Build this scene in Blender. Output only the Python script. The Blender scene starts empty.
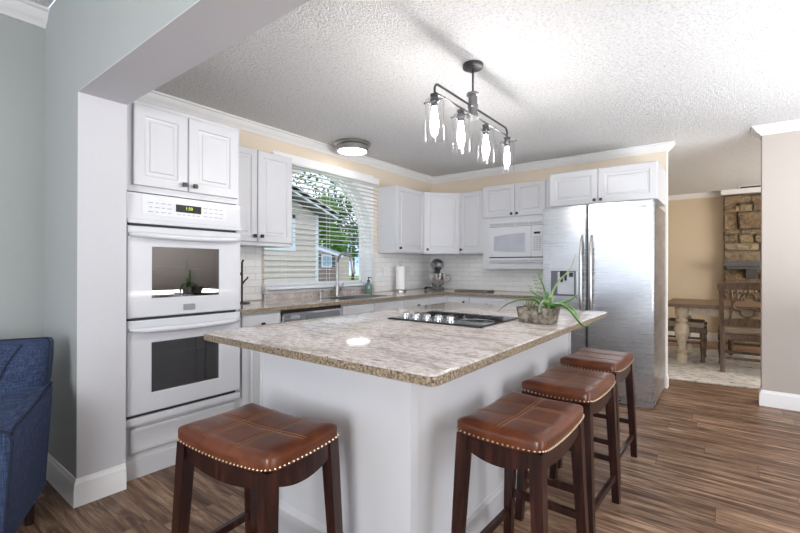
import bpy, bmesh, math, random
from math import sin, cos, pi, radians, sqrt
from mathutils import Vector, Matrix
random.seed(7)
S = bpy.context.scene
COL = S.collection
# ------------------------------------------------------------------ camera
cam_d = bpy.data.cameras.new('camera'); cam = bpy.data.objects.new('camera', cam_d); COL.objects.link(cam)
cam_d.sensor_width = 36.0; cam_d.lens = 424.788 * 36 / 800; cam_d.clip_start = 0.05; cam_d.clip_end = 300
_y, _p, _r = radians(37.5), radians(.07), radians(.17)
_F = Vector((-sin(_y) * cos(_p), cos(_y) * cos(_p), sin(_p))); _R = Vector((cos(_y), sin(_y), 0)); _U = _R.cross(_F)
_R2 = _R * cos(_r) + _U * sin(_r); _U2 = -_R * sin(_r) + _U * cos(_r)
cam.matrix_world = Matrix(((_R2.x, _U2.x, -_F.x, 3.279), (_R2.y, _U2.y, -_F.y, -4.992), (_R2.z, _U2.z, -_F.z, 1.206), (0, 0, 0, 1)))
S.camera = cam
# ------------------------------------------------------------------ sky, lights, exposure
S.view_settings.view_transform = 'Standard'; S.view_settings.look = 'None'
S.view_settings.gamma = 1; S.view_settings.use_curve_mapping = False
S.view_settings.exposure = 0.37
S.cycles.max_bounces = 10; S.cycles.diffuse_bounces = 5; S.cycles.glossy_bounces = 4
S.cycles.transparent_max_bounces = 16; S.cycles.use_denoising = True
S.cycles.sample_clamp_indirect = 6.0; S.cycles.caustics_reflective = False; S.cycles.caustics_refractive = False
W = bpy.data.worlds.new('sky'); S.world = W; W.use_nodes = True
nt = W.node_tree; nt.nodes.clear()
out = nt.nodes.new('ShaderNodeOutputWorld'); bg = nt.nodes.new('ShaderNodeBackground')
tc = nt.nodes.new('ShaderNodeTexCoord'); no = nt.nodes.new('ShaderNodeTexNoise'); rp = nt.nodes.new('ShaderNodeValToRGB')
no.inputs['Scale'].default_value = 5; no.inputs['Detail'].default_value = 5
rp.color_ramp.elements[0].position = .42; rp.color_ramp.elements[0].color = (.34, .52, .85, 1)
rp.color_ramp.elements[1].position = .6; rp.color_ramp.elements[1].color = (.95, .97, 1, 1)
nt.links.new(tc.outputs['Generated'], no.inputs['Vector']); nt.links.new(no.outputs['Fac'], rp.inputs['Fac'])
nt.links.new(rp.outputs['Color'], bg.inputs['Color']); nt.links.new(bg.outputs[0], out.inputs[0])
bg.inputs['Strength'].default_value = 1.45

def area(name, loc, rot, sx, sy, power, col=(1, 1, 1)):
    d = bpy.data.lights.new(name, 'AREA'); d.shape = 'RECTANGLE'; d.size = sx; d.size_y = sy; d.energy = power; d.color = col
    o = bpy.data.objects.new(name, d); COL.objects.link(o); o.location = loc; o.rotation_euler = rot
    return o
# daylight coming in through the living-room windows (behind the camera and on the right) and the dining-room window
area('daylight_living_window', (2.0, -7.95, 1.35), (radians(-90 - 10), 0, pi), 3.6, 1.9, 13, (.97, .985, 1))
area('daylight_patio_door', (6.45, -3.2, 1.1), (0, radians(90 - 22), 0), 2.1, 2.4, 48, (.98, .99, 1))
area('daylight_dining_window', (5.9, 2.0, 1.5), (0, radians(90), 0), 1.6, 2.2, 100, (1, .93, .82))
# added fill lights without fixtures: two aimed at the ceilings, one behind the camera
area('ceiling_fill_kitchen', (4.9, -2.0, .8), (pi, 0, 0), 1.2, 2.0, 104, (.93, .965, 1))
area('ceiling_fill_living', (3.2, -6.6, 1.5), (pi, 0, 0), 1.6, .7, 36, (.95, .975, 1))
area('front_fill', (4.1, -7.5, 1.45), (radians(90 + 1), 0, radians(26)), .9, 1.4, 84, (.97, .985, 1))

# ------------------------------------------------------------------ materials
MATS = {}
def nmat(name):
    m = bpy.data.materials.new(name); m.use_nodes = True
    t = m.node_tree; b = t.nodes['Principled BSDF']; MATS[name] = m
    return m, t, b
def noise(t, scale, detail=4, rough=.55, stretch=None, coord='Object', dist=0):
    c = t.nodes.new('ShaderNodeTexCoord'); n = t.nodes.new('ShaderNodeTexNoise')
    n.inputs['Scale'].default_value = scale; n.inputs['Detail'].default_value = detail; n.inputs['Roughness'].default_value = rough
    n.inputs['Distortion'].default_value = dist
    if stretch:
        mp = t.nodes.new('ShaderNodeMapping'); mp.inputs['Scale'].default_value = stretch
        t.links.new(c.outputs[coord], mp.inputs['Vector']); t.links.new(mp.outputs[0], n.inputs['Vector'])
    else: t.links.new(c.outputs[coord], n.inputs['Vector'])
    return n
def ramp(t, src, stops):
    r = t.nodes.new('ShaderNodeValToRGB'); e = r.color_ramp.elements
    while len(e) < len(stops): e.new(.5)
    for k, (p, c) in enumerate(stops):
        e[k].position = p; e[k].color = (c[0], c[1], c[2], 1)
    t.links.new(src, r.inputs['Fac'])
    return r
def bump(t, b, src, strength, dist=.01, prev=None):
    n = t.nodes.new('ShaderNodeBump'); n.inputs['Strength'].default_value = strength; n.inputs['Distance'].default_value = dist
    t.links.new(src, n.inputs['Height']); t.links.new(n.outputs[0], b.inputs['Normal'])
    return n
def mix(t, fac, a, b_, mode='MIX'):
    m = t.nodes.new('ShaderNodeMix'); m.data_type = 'RGBA'; m.blend_type = mode
    for sock, v in ((m.inputs[0], fac), (m.inputs[6], a), (m.inputs[7], b_)):
        if hasattr(v, 'links'): t.links.new(v, sock)
        elif isinstance(v, (int, float)): sock.default_value = v
        else: sock.default_value = (*v, 1)
    return m.outputs[2]
def plain(name, c, rough=.5, metal=0, coat=0, bs=None, var=.05):
    m, t, b = nmat(name)
    b.inputs['Roughness'].default_value = rough; b.inputs['Metallic'].default_value = metal
    b.inputs['Coat Weight'].default_value = coat
    n = noise(t, bs[0] if bs else 9, 3)
    r = ramp(t, n.outputs['Fac'], ((.3, [x * (1 - var) for x in c]), (.7, [min(1, x * (1 + var)) for x in c])))
    t.links.new(r.outputs[0], b.inputs['Base Color'])
    if bs: bump(t, b, n.outputs['Fac'], bs[1], bs[2] if len(bs) > 2 else .004)
    return m
CAB = plain('cabinet_white', (.59, .595, .62), .38, var=.01)
ISL = plain('island_white', (.65, .655, .675), .45, var=.01)
TRIM = plain('trim_white', (.80, .80, .80), .4, var=.01)
APPL = plain('appliance_white', (.65, .66, .695), .18, coat=.4, var=.008)
BEIGE = plain('beige_wall', (.74, .64, .52), .75, bs=(160, .12), var=.02)
TAN = plain('dining_tan_wall', (.64, .53, .385), .8, bs=(160, .12), var=.03)
CREAM = plain('cream_wall', (.455, .41, .375), .75, bs=(160, .12), var=.015)
GREY = plain('grey_green_wall', (.41, .43, .42), .8, bs=(180, .25), var=.03)
STUB = plain('stub_paint', (.57, .57, .595), .65, bs=(180, .15), var=.02)
SOFF = plain('soffit_paint', (.60, .60, .63), .8, bs=(180, .3), var=.03)
KNOB = plain('dark_bronze', (.03, .027, .025), .35, .7)
DARKM = plain('pendant_metal', (.055, .055, .06), .4, .4)
PEWT = plain('pewter', (.20, .20, .205), .4, .8)
NICK = plain('brushed_nickel', (.42, .41, .40), .33, 1)
CHROME = plain('chrome', (.75, .76, .78), .12, 1)
BLACK = plain('black_gloss', (.012, .012, .014), .12, coat=.5)
BLACKM = plain('black_matte', (.02, .02, .022), .5)
GREYP = plain('grey_plastic', (.33, .34, .36), .4)
LGREY = plain('light_grey_print', (.30, .31, .35), .5)
PAPER = plain('paper_white', (.86, .86, .86), .9, bs=(90, .3))
BLIND = plain('blind_white', (.80, .81, .82), .45, var=.01)
SIDING = plain('siding_tan', (.70, .60, .52), .7, var=.04)
SIDEW = plain('outdoor_white', (.82, .83, .84), .6)
ROOF = plain('roof_shingle', (.24, .25, .29), .9, bs=(14, .8, .02), var=.25)
DROOF = plain('soffit_dark', (.10, .10, .11), .8, var=.1)
HOUSE2 = plain('house_tan', (.55, .47, .36), .8, var=.05)
FOUND = plain('foundation_brick', (.26, .19, .15), .9, bs=(12, .6, .02), var=.3)
GRASS = plain('grass', (.22, .36, .08), .95, bs=(6, .9, .05), var=.4)
DRIVE = plain('driveway', (.50, .50, .53), .9, var=.08)
BARK = plain('bark', (.10, .075, .05), .95, bs=(12, .8, .02), var=.3)
LEAF = plain('leaves', (.12, .29, .035), .7, var=.5)
LEAF2 = plain('leaves_dark', (.055, .16, .03), .7, var=.5)
SOAP = plain('green_glass', (.12, .22, .19), .15, coat=.5)
MIRR = plain('mixer_chrome', (.34, .34, .36), .16, 1)
SLATE = plain('slate_board', (.17, .135, .115), .6, bs=(30, .4), var=.25)
GRNLEAF = plain('aloe_green', (.10, .23, .05), .4, bs=(24, .1), var=.35)
PALELEAF = plain('aloe_pale', (.22, .33, .15), .45, var=.25)
BROWNLF = plain('succulent_brown', (.16, .15, .08), .6, var=.4)
SOIL = plain('soil', (.05, .035, .025), 1, bs=(80, 1, .01), var=.4)
CREAMW = plain('distressed_cream_wood', (.60, .53, .42), .6, bs=(22, .4), var=.18)
SEATF = plain('beige_upholstery', (.43, .36, .28), .9, bs=(140, .5), var=.1)
DGREY = plain('charcoal_mantel', (.085, .085, .09), .5, var=.1)
OVENIN = plain('oven_enamel', (.05, .048, .055), .35, var=.15)
GOLD = plain('nail_brass', (.62, .50, .34), .3, 1)
STITCH = plain('tan_thread', (.33, .17, .09), .7)
SINKM = plain('sink_steel', (.36, .36, .37), .35, .9)
PLASTW = plain('switch_white', (.82, .82, .82), .35)

def m_ceiling():
    m, t, b = nmat('popcorn_ceiling'); b.inputs['Roughness'].default_value = .95
    n = noise(t, 62, 5, .6); n2 = noise(t, 150, 2, .5)
    r = ramp(t, n.outputs['Fac'], ((.31, (.68, .68, .69)), (.5, (.89, .89, .895)), (.7, (.91, .91, .915))))
    t.links.new(r.outputs[0], b.inputs['Base Color'])
    a = t.nodes.new('ShaderNodeMath'); a.operation = 'ADD'
    t.links.new(n.outputs['Fac'], a.inputs[0]); t.links.new(n2.outputs['Fac'], a.inputs[1])
    bump(t, b, a.outputs[0], 1.0, .02)
    return m
CEIL = m_ceiling()

def m_floor():
    m, t, b = nmat('plank_floor')
    c = t.nodes.new('ShaderNodeTexCoord'); br = t.nodes.new('ShaderNodeTexBrick')
    br.inputs['Scale'].default_value = 1; br.inputs['Brick Width'].default_value = 1.25; br.inputs['Row Height'].default_value = .178
    br.inputs['Mortar Size'].default_value = .0016; br.inputs['Mortar Smooth'].default_value = .2; br.offset = 0; br.offset_frequency = 2
    br.inputs['Color1'].default_value = (0, 0, 0, 1); br.inputs['Color2'].default_value = (1, 1, 1, 1); br.inputs['Mortar'].default_value = (.5, .5, .5, 1)
    br.inputs['Bias'].default_value = 0
    sx = t.nodes.new('ShaderNodeSeparateXYZ'); t.links.new(c.outputs['Object'], sx.inputs[0])
    def mth(op, a, v=None, k=None):
        n = t.nodes.new('ShaderNodeMath'); n.operation = op; t.links.new(a, n.inputs[0])
        if v is not None: n.inputs[1].default_value = v
        if k is not None: t.links.new(k, n.inputs[1])
        return n.outputs[0]
    row = mth('FLOOR', mth('DIVIDE', sx.outputs[1], .178)); wn = t.nodes.new('ShaderNodeTexWhiteNoise'); wn.noise_dimensions = '1D'; t.links.new(row, wn.inputs['W'])
    xs = mth('ADD', sx.outputs[0], k=mth('MULTIPLY', wn.outputs['Value'], 1.25)); cx = t.nodes.new('ShaderNodeCombineXYZ')
    t.links.new(xs, cx.inputs[0]); t.links.new(sx.outputs[1], cx.inputs[1]); t.links.new(cx.outputs[0], br.inputs['Vector'])
    # grain, shifted per board
    sep = t.nodes.new('ShaderNodeVectorMath'); sep.operation = 'MULTIPLY_ADD'
    sep.inputs[1].default_value = (7, 5, 3)
    t.links.new(br.outputs['Color'], sep.inputs[0]); t.links.new(c.outputs['Object'], sep.inputs[2])
    mp = t.nodes.new('ShaderNodeMapping'); mp.inputs['Scale'].default_value = (1.2, 13, 1)
    t.links.new(sep.outputs[0], mp.inputs['Vector'])
    g = t.nodes.new('ShaderNodeTexNoise'); g.inputs['Scale'].default_value = 1.7; g.inputs['Detail'].default_value = 9; g.inputs['Roughness'].default_value = .68; g.inputs['Distortion'].default_value = .8
    t.links.new(mp.outputs[0], g.inputs['Vector'])
    mp2 = t.nodes.new('ShaderNodeMapping'); mp2.inputs['Scale'].default_value = (3, 75, 1)
    t.links.new(sep.outputs[0], mp2.inputs['Vector'])
    g2 = t.nodes.new('ShaderNodeTexNoise'); g2.inputs['Scale'].default_value = 1.6; g2.inputs['Detail'].default_value = 4
    t.links.new(mp2.outputs[0], g2.inputs['Vector'])
    r = ramp(t, g.outputs['Fac'], ((.30, (.050, .026, .015)), (.44, (.15, .086, .054)), (.55, (.29, .185, .120)), (.68, (.47, .34, .235))))
    r2 = ramp(t, g2.outputs['Fac'], ((.35, (.76, .74, .72)), (.62, (1.10, 1.09, 1.08))))
    col = mix(t, 1, r.outputs[0], r2.outputs[0], 'MULTIPLY')
    tone = ramp(t, br.outputs['Color'], ((0, (.80, .78, .78)), (1, (1.15, 1.12, 1.10))))
    col = mix(t, 1, col, tone.outputs[0], 'MULTIPLY')
    col = mix(t, br.outputs['Fac'], col, (.09, .06, .042))
    t.links.new(col, b.inputs['Base Color'])
    b.inputs['Roughness'].default_value = .42; b.inputs['Specular IOR Level'].default_value = .35
    bump(t, b, g2.outputs['Fac'], .12, .003)
    return m
FLOOR = m_floor()

def m_granite():
    m, t, b = nmat('granite')
    n1 = noise(t, 34, 8, .75, (.8, 1.6, 1), dist=.5); n2 = noise(t, 70, 4, .65, (.6, 2.4, 1)); n3 = noise(t, 3.2, 6, .65, (1, 2.4, 1), dist=1.0)
    r1 = ramp(t, n1.outputs['Fac'], ((.30, (.16, .14, .13)), (.42, (.42, .375, .35)), (.54, (.61, .57, .55)), (.68, (.69, .66, .645))))
    r3 = ramp(t, n3.outputs['Fac'], ((.38, (.70, .65, .61)), (.50, (.98, .95, .93)), (.70, (1.04, 1, 1))))
    col = mix(t, 1, r1.outputs[0], r3.outputs[0], 'MULTIPLY')
    r2 = ramp(t, n2.outputs['Fac'], ((.33, (.95, .95, .95)), (.42, (0, 0, 0))))
    col = mix(t, r2.outputs[0], col, (.12, .10, .095))
    t.links.new(col, b.inputs['Base Color'])
    b.inputs['Roughness'].default_value = .09; b.inputs['Specular IOR Level'].default_value = .62
    return m
GRAN = m_granite()
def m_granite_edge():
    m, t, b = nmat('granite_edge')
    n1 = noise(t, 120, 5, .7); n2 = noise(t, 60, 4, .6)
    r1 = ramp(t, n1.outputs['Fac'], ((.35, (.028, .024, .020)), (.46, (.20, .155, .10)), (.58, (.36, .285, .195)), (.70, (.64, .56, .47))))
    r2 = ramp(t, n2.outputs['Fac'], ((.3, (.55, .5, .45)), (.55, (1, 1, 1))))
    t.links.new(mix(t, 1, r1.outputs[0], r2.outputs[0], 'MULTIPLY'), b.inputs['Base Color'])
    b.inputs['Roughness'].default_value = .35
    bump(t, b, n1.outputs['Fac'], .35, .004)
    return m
GEDGE = m_granite_edge()

def m_leather():
    m, t, b = nmat('brown_leather')
    n = noise(t, 7, 5, .6); n2 = noise(t, 160, 3, .5)
    r = ramp(t, n.outputs['Fac'], ((.3, (.072, .019, .008)), (.5, (.125, .036, .015)), (.72, (.195, .066, .028))))
    t.links.new(r.outputs[0], b.inputs['Base Color']); b.inputs['Roughness'].default_value = .29; b.inputs['Specular IOR Level'].default_value = .36
    b.inputs['Coat Weight'].default_value = .04; b.inputs['Coat Roughness'].default_value = .2
    bump(t, b, n2.outputs['Fac'], .12, .002)
    return m
LEATHER = m_leather()
def woodm(name, dark, mid, light, rough, scale=(18, 18, 1.6)):
    m, t, b = nmat(name)
    n = noise(t, 2.5, 7, .62, scale, dist=.7)
    r = ramp(t, n.outputs['Fac'], ((.3, dark), (.5, mid), (.7, light)))
    t.links.new(r.outputs[0], b.inputs['Base Color']); b.inputs['Roughness'].default_value = rough
    bump(t, b, n.outputs['Fac'], .12, .003)
    return m
ESPR = woodm('espresso_wood', (.006, .002, .0017), (.022, .006, .0045), (.060, .018, .011), .3)
OAK = woodm('rustic_table_wood', (.07, .04, .022), (.16, .095, .055), (.26, .165, .10), .45, (1.6, 18, 18))
CHAIRW = woodm('rustic_chair_wood', (.045, .028, .018), (.115, .072, .045), (.20, .135, .09), .5)

def m_steel():
    m, t, b = nmat('stainless_steel')
    n = noise(t, 3, 6, .6, (1, 1, 120)); n2 = noise(t, 1.8, 3)
    b.inputs['Metallic'].default_value = 1
    r = ramp(t, n2.outputs['Fac'], ((.35, (.54, .55, .57)), (.65, (.64, .65, .67))))
    t.links.new(r.outputs[0], b.inputs['Base Color'])
    rr = ramp(t, n.outputs['Fac'], ((.3, (.265, .265, .265)), (.7, (.285, .285, .285))))
    t.links.new(rr.outputs[0], b.inputs['Roughness'])
    bump(t, b, n2.outputs['Fac'], .04, .02)
    return m
STEEL = m_steel()
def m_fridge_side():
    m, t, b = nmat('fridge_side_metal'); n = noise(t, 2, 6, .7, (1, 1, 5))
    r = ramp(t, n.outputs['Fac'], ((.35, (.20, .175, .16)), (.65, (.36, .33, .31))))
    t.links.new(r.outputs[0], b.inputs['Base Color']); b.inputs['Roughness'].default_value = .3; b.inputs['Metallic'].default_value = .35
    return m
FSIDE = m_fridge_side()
def m_tile():
    m, t, b = nmat('subway_tile')
    c = t.nodes.new('ShaderNodeTexCoord'); br = t.nodes.new('ShaderNodeTexBrick')
    br.inputs['Scale'].default_value = 1; br.inputs['Brick Width'].default_value = .20; br.inputs['Row Height'].default_value = .058
    br.inputs['Mortar Size'].default_value = .0026; br.inputs['Mortar Smooth'].default_value = .4
    br.inputs['Color1'].default_value = (.82, .815, .80, 1); br.inputs['Color2'].default_value = (.88, .875, .865, 1); br.inputs['Mortar'].default_value = (.68, .68, .665, 1)
    t.links.new(c.outputs['UV'], br.inputs['Vector']); t.links.new(br.outputs['Color'], b.inputs['Base Color'])
    b.inputs['Roughness'].default_value = .14
    iv = t.nodes.new('ShaderNodeMath'); iv.operation = 'SUBTRACT'; iv.inputs[0].default_value = 1
    t.links.new(br.outputs['Fac'], iv.inputs[1]); bump(t, b, iv.outputs[0], .6, .004)
    return m
TILE = m_tile()
def m_fabric():
    m, t, b = nmat('navy_weave')
    c = t.nodes.new('ShaderNodeTexCoord')
    n1 = noise(t, 9, 4, .6, (30, 30, 1.5)); n2 = noise(t, 9, 4, .6, (2, 2, 40))
    a = t.nodes.new('ShaderNodeMath'); a.operation = 'ADD'
    t.links.new(n1.outputs['Fac'], a.inputs[0]); t.links.new(n2.outputs['Fac'], a.inputs[1])
    h = t.nodes.new('ShaderNodeMath'); h.operation = 'MULTIPLY'; h.inputs[1].default_value = .5
    t.links.new(a.outputs[0], h.inputs[0])
    r = ramp(t, h.outputs[0], ((.36, (.008, .014, .036)), (.5, (.020, .036, .088)), (.64, (.060, .095, .19))))
    t.links.new(r.outputs[0], b.inputs['Base Color']); b.inputs['Roughness'].default_value = .9
    bump(t, b, h.outputs[0], .6, .004)
    return m
NAVY = m_fabric()
NAVYD = plain('navy_piping', (.010, .014, .035), .9)
def m_stone():
    m, t, b = nmat('rough_stone')
    g = t.nodes.new('ShaderNodeNewGeometry')
    r0 = ramp(t, g.outputs['Random Per Island'], ((0, (.24, .17, .105)), (.4, (.34, .26, .165)), (.7, (.19, .15, .11)), (1, (.42, .335, .215))))
    n = noise(t, 9, 7, .7, dist=.8)
    r = ramp(t, n.outputs['Fac'], ((.3, (.35, .33, .32)), (.5, (.85, .83, .8)), (.7, (1.25, 1.2, 1.1))))
    t.links.new(mix(t, 1, r0.outputs[0], r.outputs[0], 'MULTIPLY'), b.inputs['Base Color'])
    b.inputs['Roughness'].default_value = .95; bump(t, b, n.outputs['Fac'], 1, .05)
    return m
STONE = m_stone()
MORTAR = plain('mortar', (.13, .105, .085), .95, bs=(40, .8, .01), var=.25)
def m_rug():
    m, t, b = nmat('speckled_rug')
    n = noise(t, 11, 5, .7, (1, 2.2, 1)); n2 = noise(t, 2.2, 4, .6)
    r = ramp(t, n.outputs['Fac'], ((.34, (.10, .10, .105)), (.42, (.52, .50, .48)), (.52, (.74, .71, .67))))
    r2 = ramp(t, n2.outputs['Fac'], ((.35, (.75, .75, .75)), (.55, (1, 1, 1))))
    t.links.new(mix(t, 1, r.outputs[0], r2.outputs[0], 'MULTIPLY'), b.inputs['Base Color']); b.inputs['Roughness'].default_value = 1
    bump(t, b, n.outputs['Fac'], .3, .004)
    return m
RUG = m_rug()
def m_concrete():
    m, t, b = nmat('mossy_concrete')
    n = noise(t, 28, 6, .7); n2 = noise(t, 60, 3)
    r = ramp(t, n.outputs['Fac'], ((.36, (.045, .037, .027)), (.5, (.17, .145, .115)), (.64, (.34, .30, .25))))
    t.links.new(r.outputs[0], b.inputs['Base Color']); b.inputs['Roughness'].default_value = .95; bump(t, b, n2.outputs['Fac'], .7, .006)
    return m
CONC = m_concrete()
def glassm(name, tint, refl, rough=0.0, ior=1.45):
    m = bpy.data.materials.new(name); m.use_nodes = True; t = m.node_tree; t.nodes.clear()
    o = t.nodes.new('ShaderNodeOutputMaterial'); tr = t.nodes.new('ShaderNodeBsdfTransparent'); gl = t.nodes.new('ShaderNodeBsdfGlossy')
    fr = t.nodes.new('ShaderNodeLayerWeight'); fr.inputs['Blend'].default_value = .5
    pw = t.nodes.new('ShaderNodeMath'); pw.operation = 'POWER'; pw.inputs[1].default_value = 4
    t.links.new(fr.outputs['Facing'], pw.inputs[0])
    ad = t.nodes.new('ShaderNodeMath'); ad.operation = 'MULTIPLY_ADD'; ad.use_clamp = True; ad.inputs[1].default_value = .55; ad.inputs[2].default_value = refl + .03
    mx = t.nodes.new('ShaderNodeMixShader')
    tr.inputs[0].default_value = (*tint, 1); gl.inputs['Roughness'].default_value = rough
    t.links.new(pw.outputs[0], ad.inputs[0]); t.links.new(ad.outputs[0], mx.inputs[0])
    t.links.new(tr.outputs[0], mx.inputs[1]); t.links.new(gl.outputs[0], mx.inputs[2]); t.links.new(mx.outputs[0], o.inputs[0])
    return m
GLASS = glassm('window_glass', (.97, .98, .98), 0)
JAR = glassm('jar_glass', (.98, .98, .985), .02, 0.02)
OVGL = glassm('oven_glass', (.50, .49, .50), .24, 0.02)
MWGL = glassm('microwave_screen', (.45, .46, .5), .12, .15)
def emis(name, col, st):
    m = bpy.data.materials.new(name); m.use_nodes = True; t = m.node_tree; b = t.nodes['Principled BSDF']
    b.inputs['Base Color'].default_value = (*col, 1); b.inputs['Emission Color'].default_value = (*col, 1); b.inputs['Emission Strength'].default_value = st
    return m
BULB = emis('glowing_bulb', (1, .97, .93), 165)
DIFF = emis('lamp_diffuser', (1, .98, .95), 5)
DIGIT = emis('clock_digits', (.55, .8, .1), .5)

# ------------------------------------------------------------------ mesh helper
class B:
    def __init__(s): s.bm = bmesh.new(); s.mi = 0
    def box(s, x0, x1, y0, y1, z0, z1, bev=0, seg=2, M=None):
        m = Matrix.Translation(((x0 + x1) / 2, (y0 + y1) / 2, (z0 + z1) / 2)) @ Matrix.Diagonal((abs(x1 - x0), abs(y1 - y0), abs(z1 - z0), 1))
        if M: m = M @ m
        r = bmesh.ops.create_cube(s.bm, size=1, matrix=m)
        if bev:
            e = list({e for v in r['verts'] for e in v.link_edges})
            bmesh.ops.bevel(s.bm, geom=e, offset=bev, segments=seg, affect='EDGES', clamp_overlap=True)
        return s
    def hexa(s, b4, t4):
        v = [s.bm.verts.new(p) for p in list(b4) + list(t4)]
        for f in ((3, 2, 1, 0), (4, 5, 6, 7), (0, 1, 5, 4), (1, 2, 6, 5), (2, 3, 7, 6), (3, 0, 4, 7)):
            s.bm.faces.new([v[i] for i in f])
        return s
    def ring(s, pts): return [s.bm.verts.new(p) for p in pts]
    def bridge(s, a, b, close=True):
        n = len(a)
        for i in range(n if close else n - 1):
            j = (i + 1) % n
            s.bm.faces.new((a[i], a[j], b[j], b[i]))
    def cap(s, a, flip=False):
        s.bm.faces.new(a[::-1] if flip else a)
    def tube(s, pts, r, seg=10, caps=True, closed=False):
        P = [Vector(p) for p in pts]; n = len(P); rs = r if isinstance(r, (list, tuple)) else [r] * n
        up = None; rings = []
        for i in range(n):
            if closed: d = P[(i + 1) % n] - P[i - 1]
            else: d = P[min(i + 1, n - 1)] - P[max(i - 1, 0)]
            d.normalize()
            if up is None:
                up = Vector((0, 0, 1)) if abs(d.z) < .9 else Vector((1, 0, 0))
            a = d.cross(up); a.normalize(); up = a.cross(d); up.normalize()
            rings.append(s.ring([P[i] + (a * cos(2 * pi * k / seg) + up * sin(2 * pi * k / seg)) * rs[i] for k in range(seg)]))
        for i in range(n - 1): s.bridge(rings[i], rings[i + 1])
        if closed: s.bridge(rings[-1], rings[0])
        elif caps: s.cap(rings[0], True); s.cap(rings[-1])
        return s
    def lathe(s, prof, c=(0, 0, 0), seg=24, M=None):
        rings = []
        for (r, z) in prof:
            pts = [Vector((r * cos(2 * pi * k / seg), r * sin(2 * pi * k / seg), z)) for k in range(seg)]
            if M: pts = [M @ p for p in pts]
            rings.append(s.ring([Vector(c) + p for p in pts]))
        for a, b in zip(rings, rings[1:]): s.bridge(a, b)
        if prof[0][0] > 1e-4: s.cap(rings[0], True)
        if prof[-1][0] > 1e-4: s.cap(rings[-1])
        return s
    def sphere(s, c, r, seg=12, sc=(1, 1, 1)):
        bmesh.ops.create_uvsphere(s.bm, u_segments=seg, v_segments=max(6, seg // 2 + 2), radius=r, matrix=Matrix.Translation(c) @ Matrix.Diagonal((*sc, 1)))
        return s
    def sweep(s, path, prof, closed=False):
        """profile (offset to the left of the path, z) swept along an XY path with mitred corners"""
        P = [Vector((p[0], p[1])) for p in path]; n = len(P); rings = []
        for i in range(n):
            d0 = (P[i] - P[i - 1]).normalized() if i > 0 else (P[1] - P[0]).normalized()
            d1 = (P[i + 1] - P[i]).normalized() if i < n - 1 else d0
            n0 = Vector((-d0.y, d0.x)); n1 = Vector((-d1.y, d1.x))
            mdir = (n0 + n1); mdir /= max(mdir.length_squared / 2, 1e-6) if mdir.length > 1e-6 else 1
            rings.append(s.ring([(P[i].x + mdir.x * o, P[i].y + mdir.y * o, z) for o, z in prof]))
        for a, b in zip(rings, rings[1:]): s.bridge(a, b)
        s.cap(rings[0], True); s.cap(rings[-1])
        return s
    def done(s, name, mat, parent=None, smooth=40, loc=None, mats=None):
        bm = s.bm
        bmesh.ops.recalc_face_normals(bm, faces=bm.faces)
        me = bpy.data.meshes.new(name); bm.to_mesh(me); bm.free()
        me.materials.append(mat)
        for m in mats or (): me.materials.append(m)
        if smooth:
            me.polygons.foreach_set('use_smooth', [True] * len(me.polygons)); me.set_sharp_from_angle(angle=radians(smooth))
        o = bpy.data.objects.new(name, me); COL.objects.link(o)
        if parent: o.parent = parent
        if loc: o.location = loc
        return o
def thing(name, label, cat, loc=(0, 0, 0), rz=0, group=None):
    o = bpy.data.objects.new(name, None); COL.objects.link(o); o.location = loc; o.rotation_euler = (0, 0, rz); o.empty_display_size = .1
    o['label'] = label; o['category'] = cat
    if group: o['group'] = group
    return o
def tag(o, label, cat, group=None, kind=None):
    o['label'] = label; o['category'] = cat
    if group: o['group'] = group
    if kind: o['kind'] = kind
    return o
def struct(o): o['kind'] = 'structure'; return o
def copy_tree(o, parent=None):
    c = o.copy(); COL.objects.link(c)
    if parent: c.parent = parent
    for ch in list(o.children): copy_tree(ch, c)
    return c
def bx(name, mat, *d, parent=None, bev=0, seg=2): return B().box(*d, bev=bev, seg=seg).done(name, mat, parent)

# ------------------------------------------------------------------ the room
ZC, ZL = 2.45, 2.69
XR = 6.6
struct(bx('floor', FLOOR, -.2, XR, -8.1, 3.75, -.1, 0))
struct(B().box(-.2, XR, -4.07, 3.9, ZC, ZC + .1).done('ceiling', CEIL))
struct(B().box(-.2, XR, -8.1, -4.29, ZL, ZL + .1).done('ceiling_living', CEIL))
# window wall with its arched opening
AYC, AZC, AR, WZ0 = -1.99, 1.53, .73, .985
def arch_wall():
    b = B(); xs = (0, -.16)
    ya, yb = AYC - AR, AYC + AR
    b.box(-.16, 0, -4.285, ya, 0, ZC); b.box(-.16, 0, yb, 0, 0, ZC); b.box(-.16, 0, ya, yb, 0, WZ0)
    N = 40
    for i in range(N):
        a0, a1 = pi - pi * i / N, pi - pi * (i + 1) / N
        y0, z0, y1, z1 = AYC + AR * cos(a0), AZC + AR * sin(a0), AYC + AR * cos(a1), AZC + AR * sin(a1)
        b.hexa([(-.16, y0, z0), (0, y0, z0), (0, y1, z1), (-.16, y1, z1)], [(-.16, y0, ZC), (0, y0, ZC), (0, y1, ZC), (-.16, y1, ZC)])
    return b.done('wall_left', BEIGE, smooth=0)
struct(arch_wall())
XW, XO = 2.803, 3.53
struct(bx('wall_back', BEIGE, -.16, XW, 0, .12, 0, ZC))
struct(bx('wall_right', CREAM, XO, XR, -.09, .06, 0, ZC))
STX, STY0, STY1, HZ = .687, -4.285, -4.065, 2.083
struct(bx('wall_stub', GREY, 0, STX, STY0, STY1, 0, ZL))
struct(bx('trim_1', STUB, STX, STX + .004, STY0, STY1, 0, HZ))           # pale painted end of the stub wall
struct(bx('wall_header', GREY, STX, XR, STY0, STY1, HZ + .004, ZL))
struct(bx('trim_2', SOFF, STX, XR, STY0, STY1, HZ, HZ + .004))           # soffit under the header
LX = .10

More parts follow.
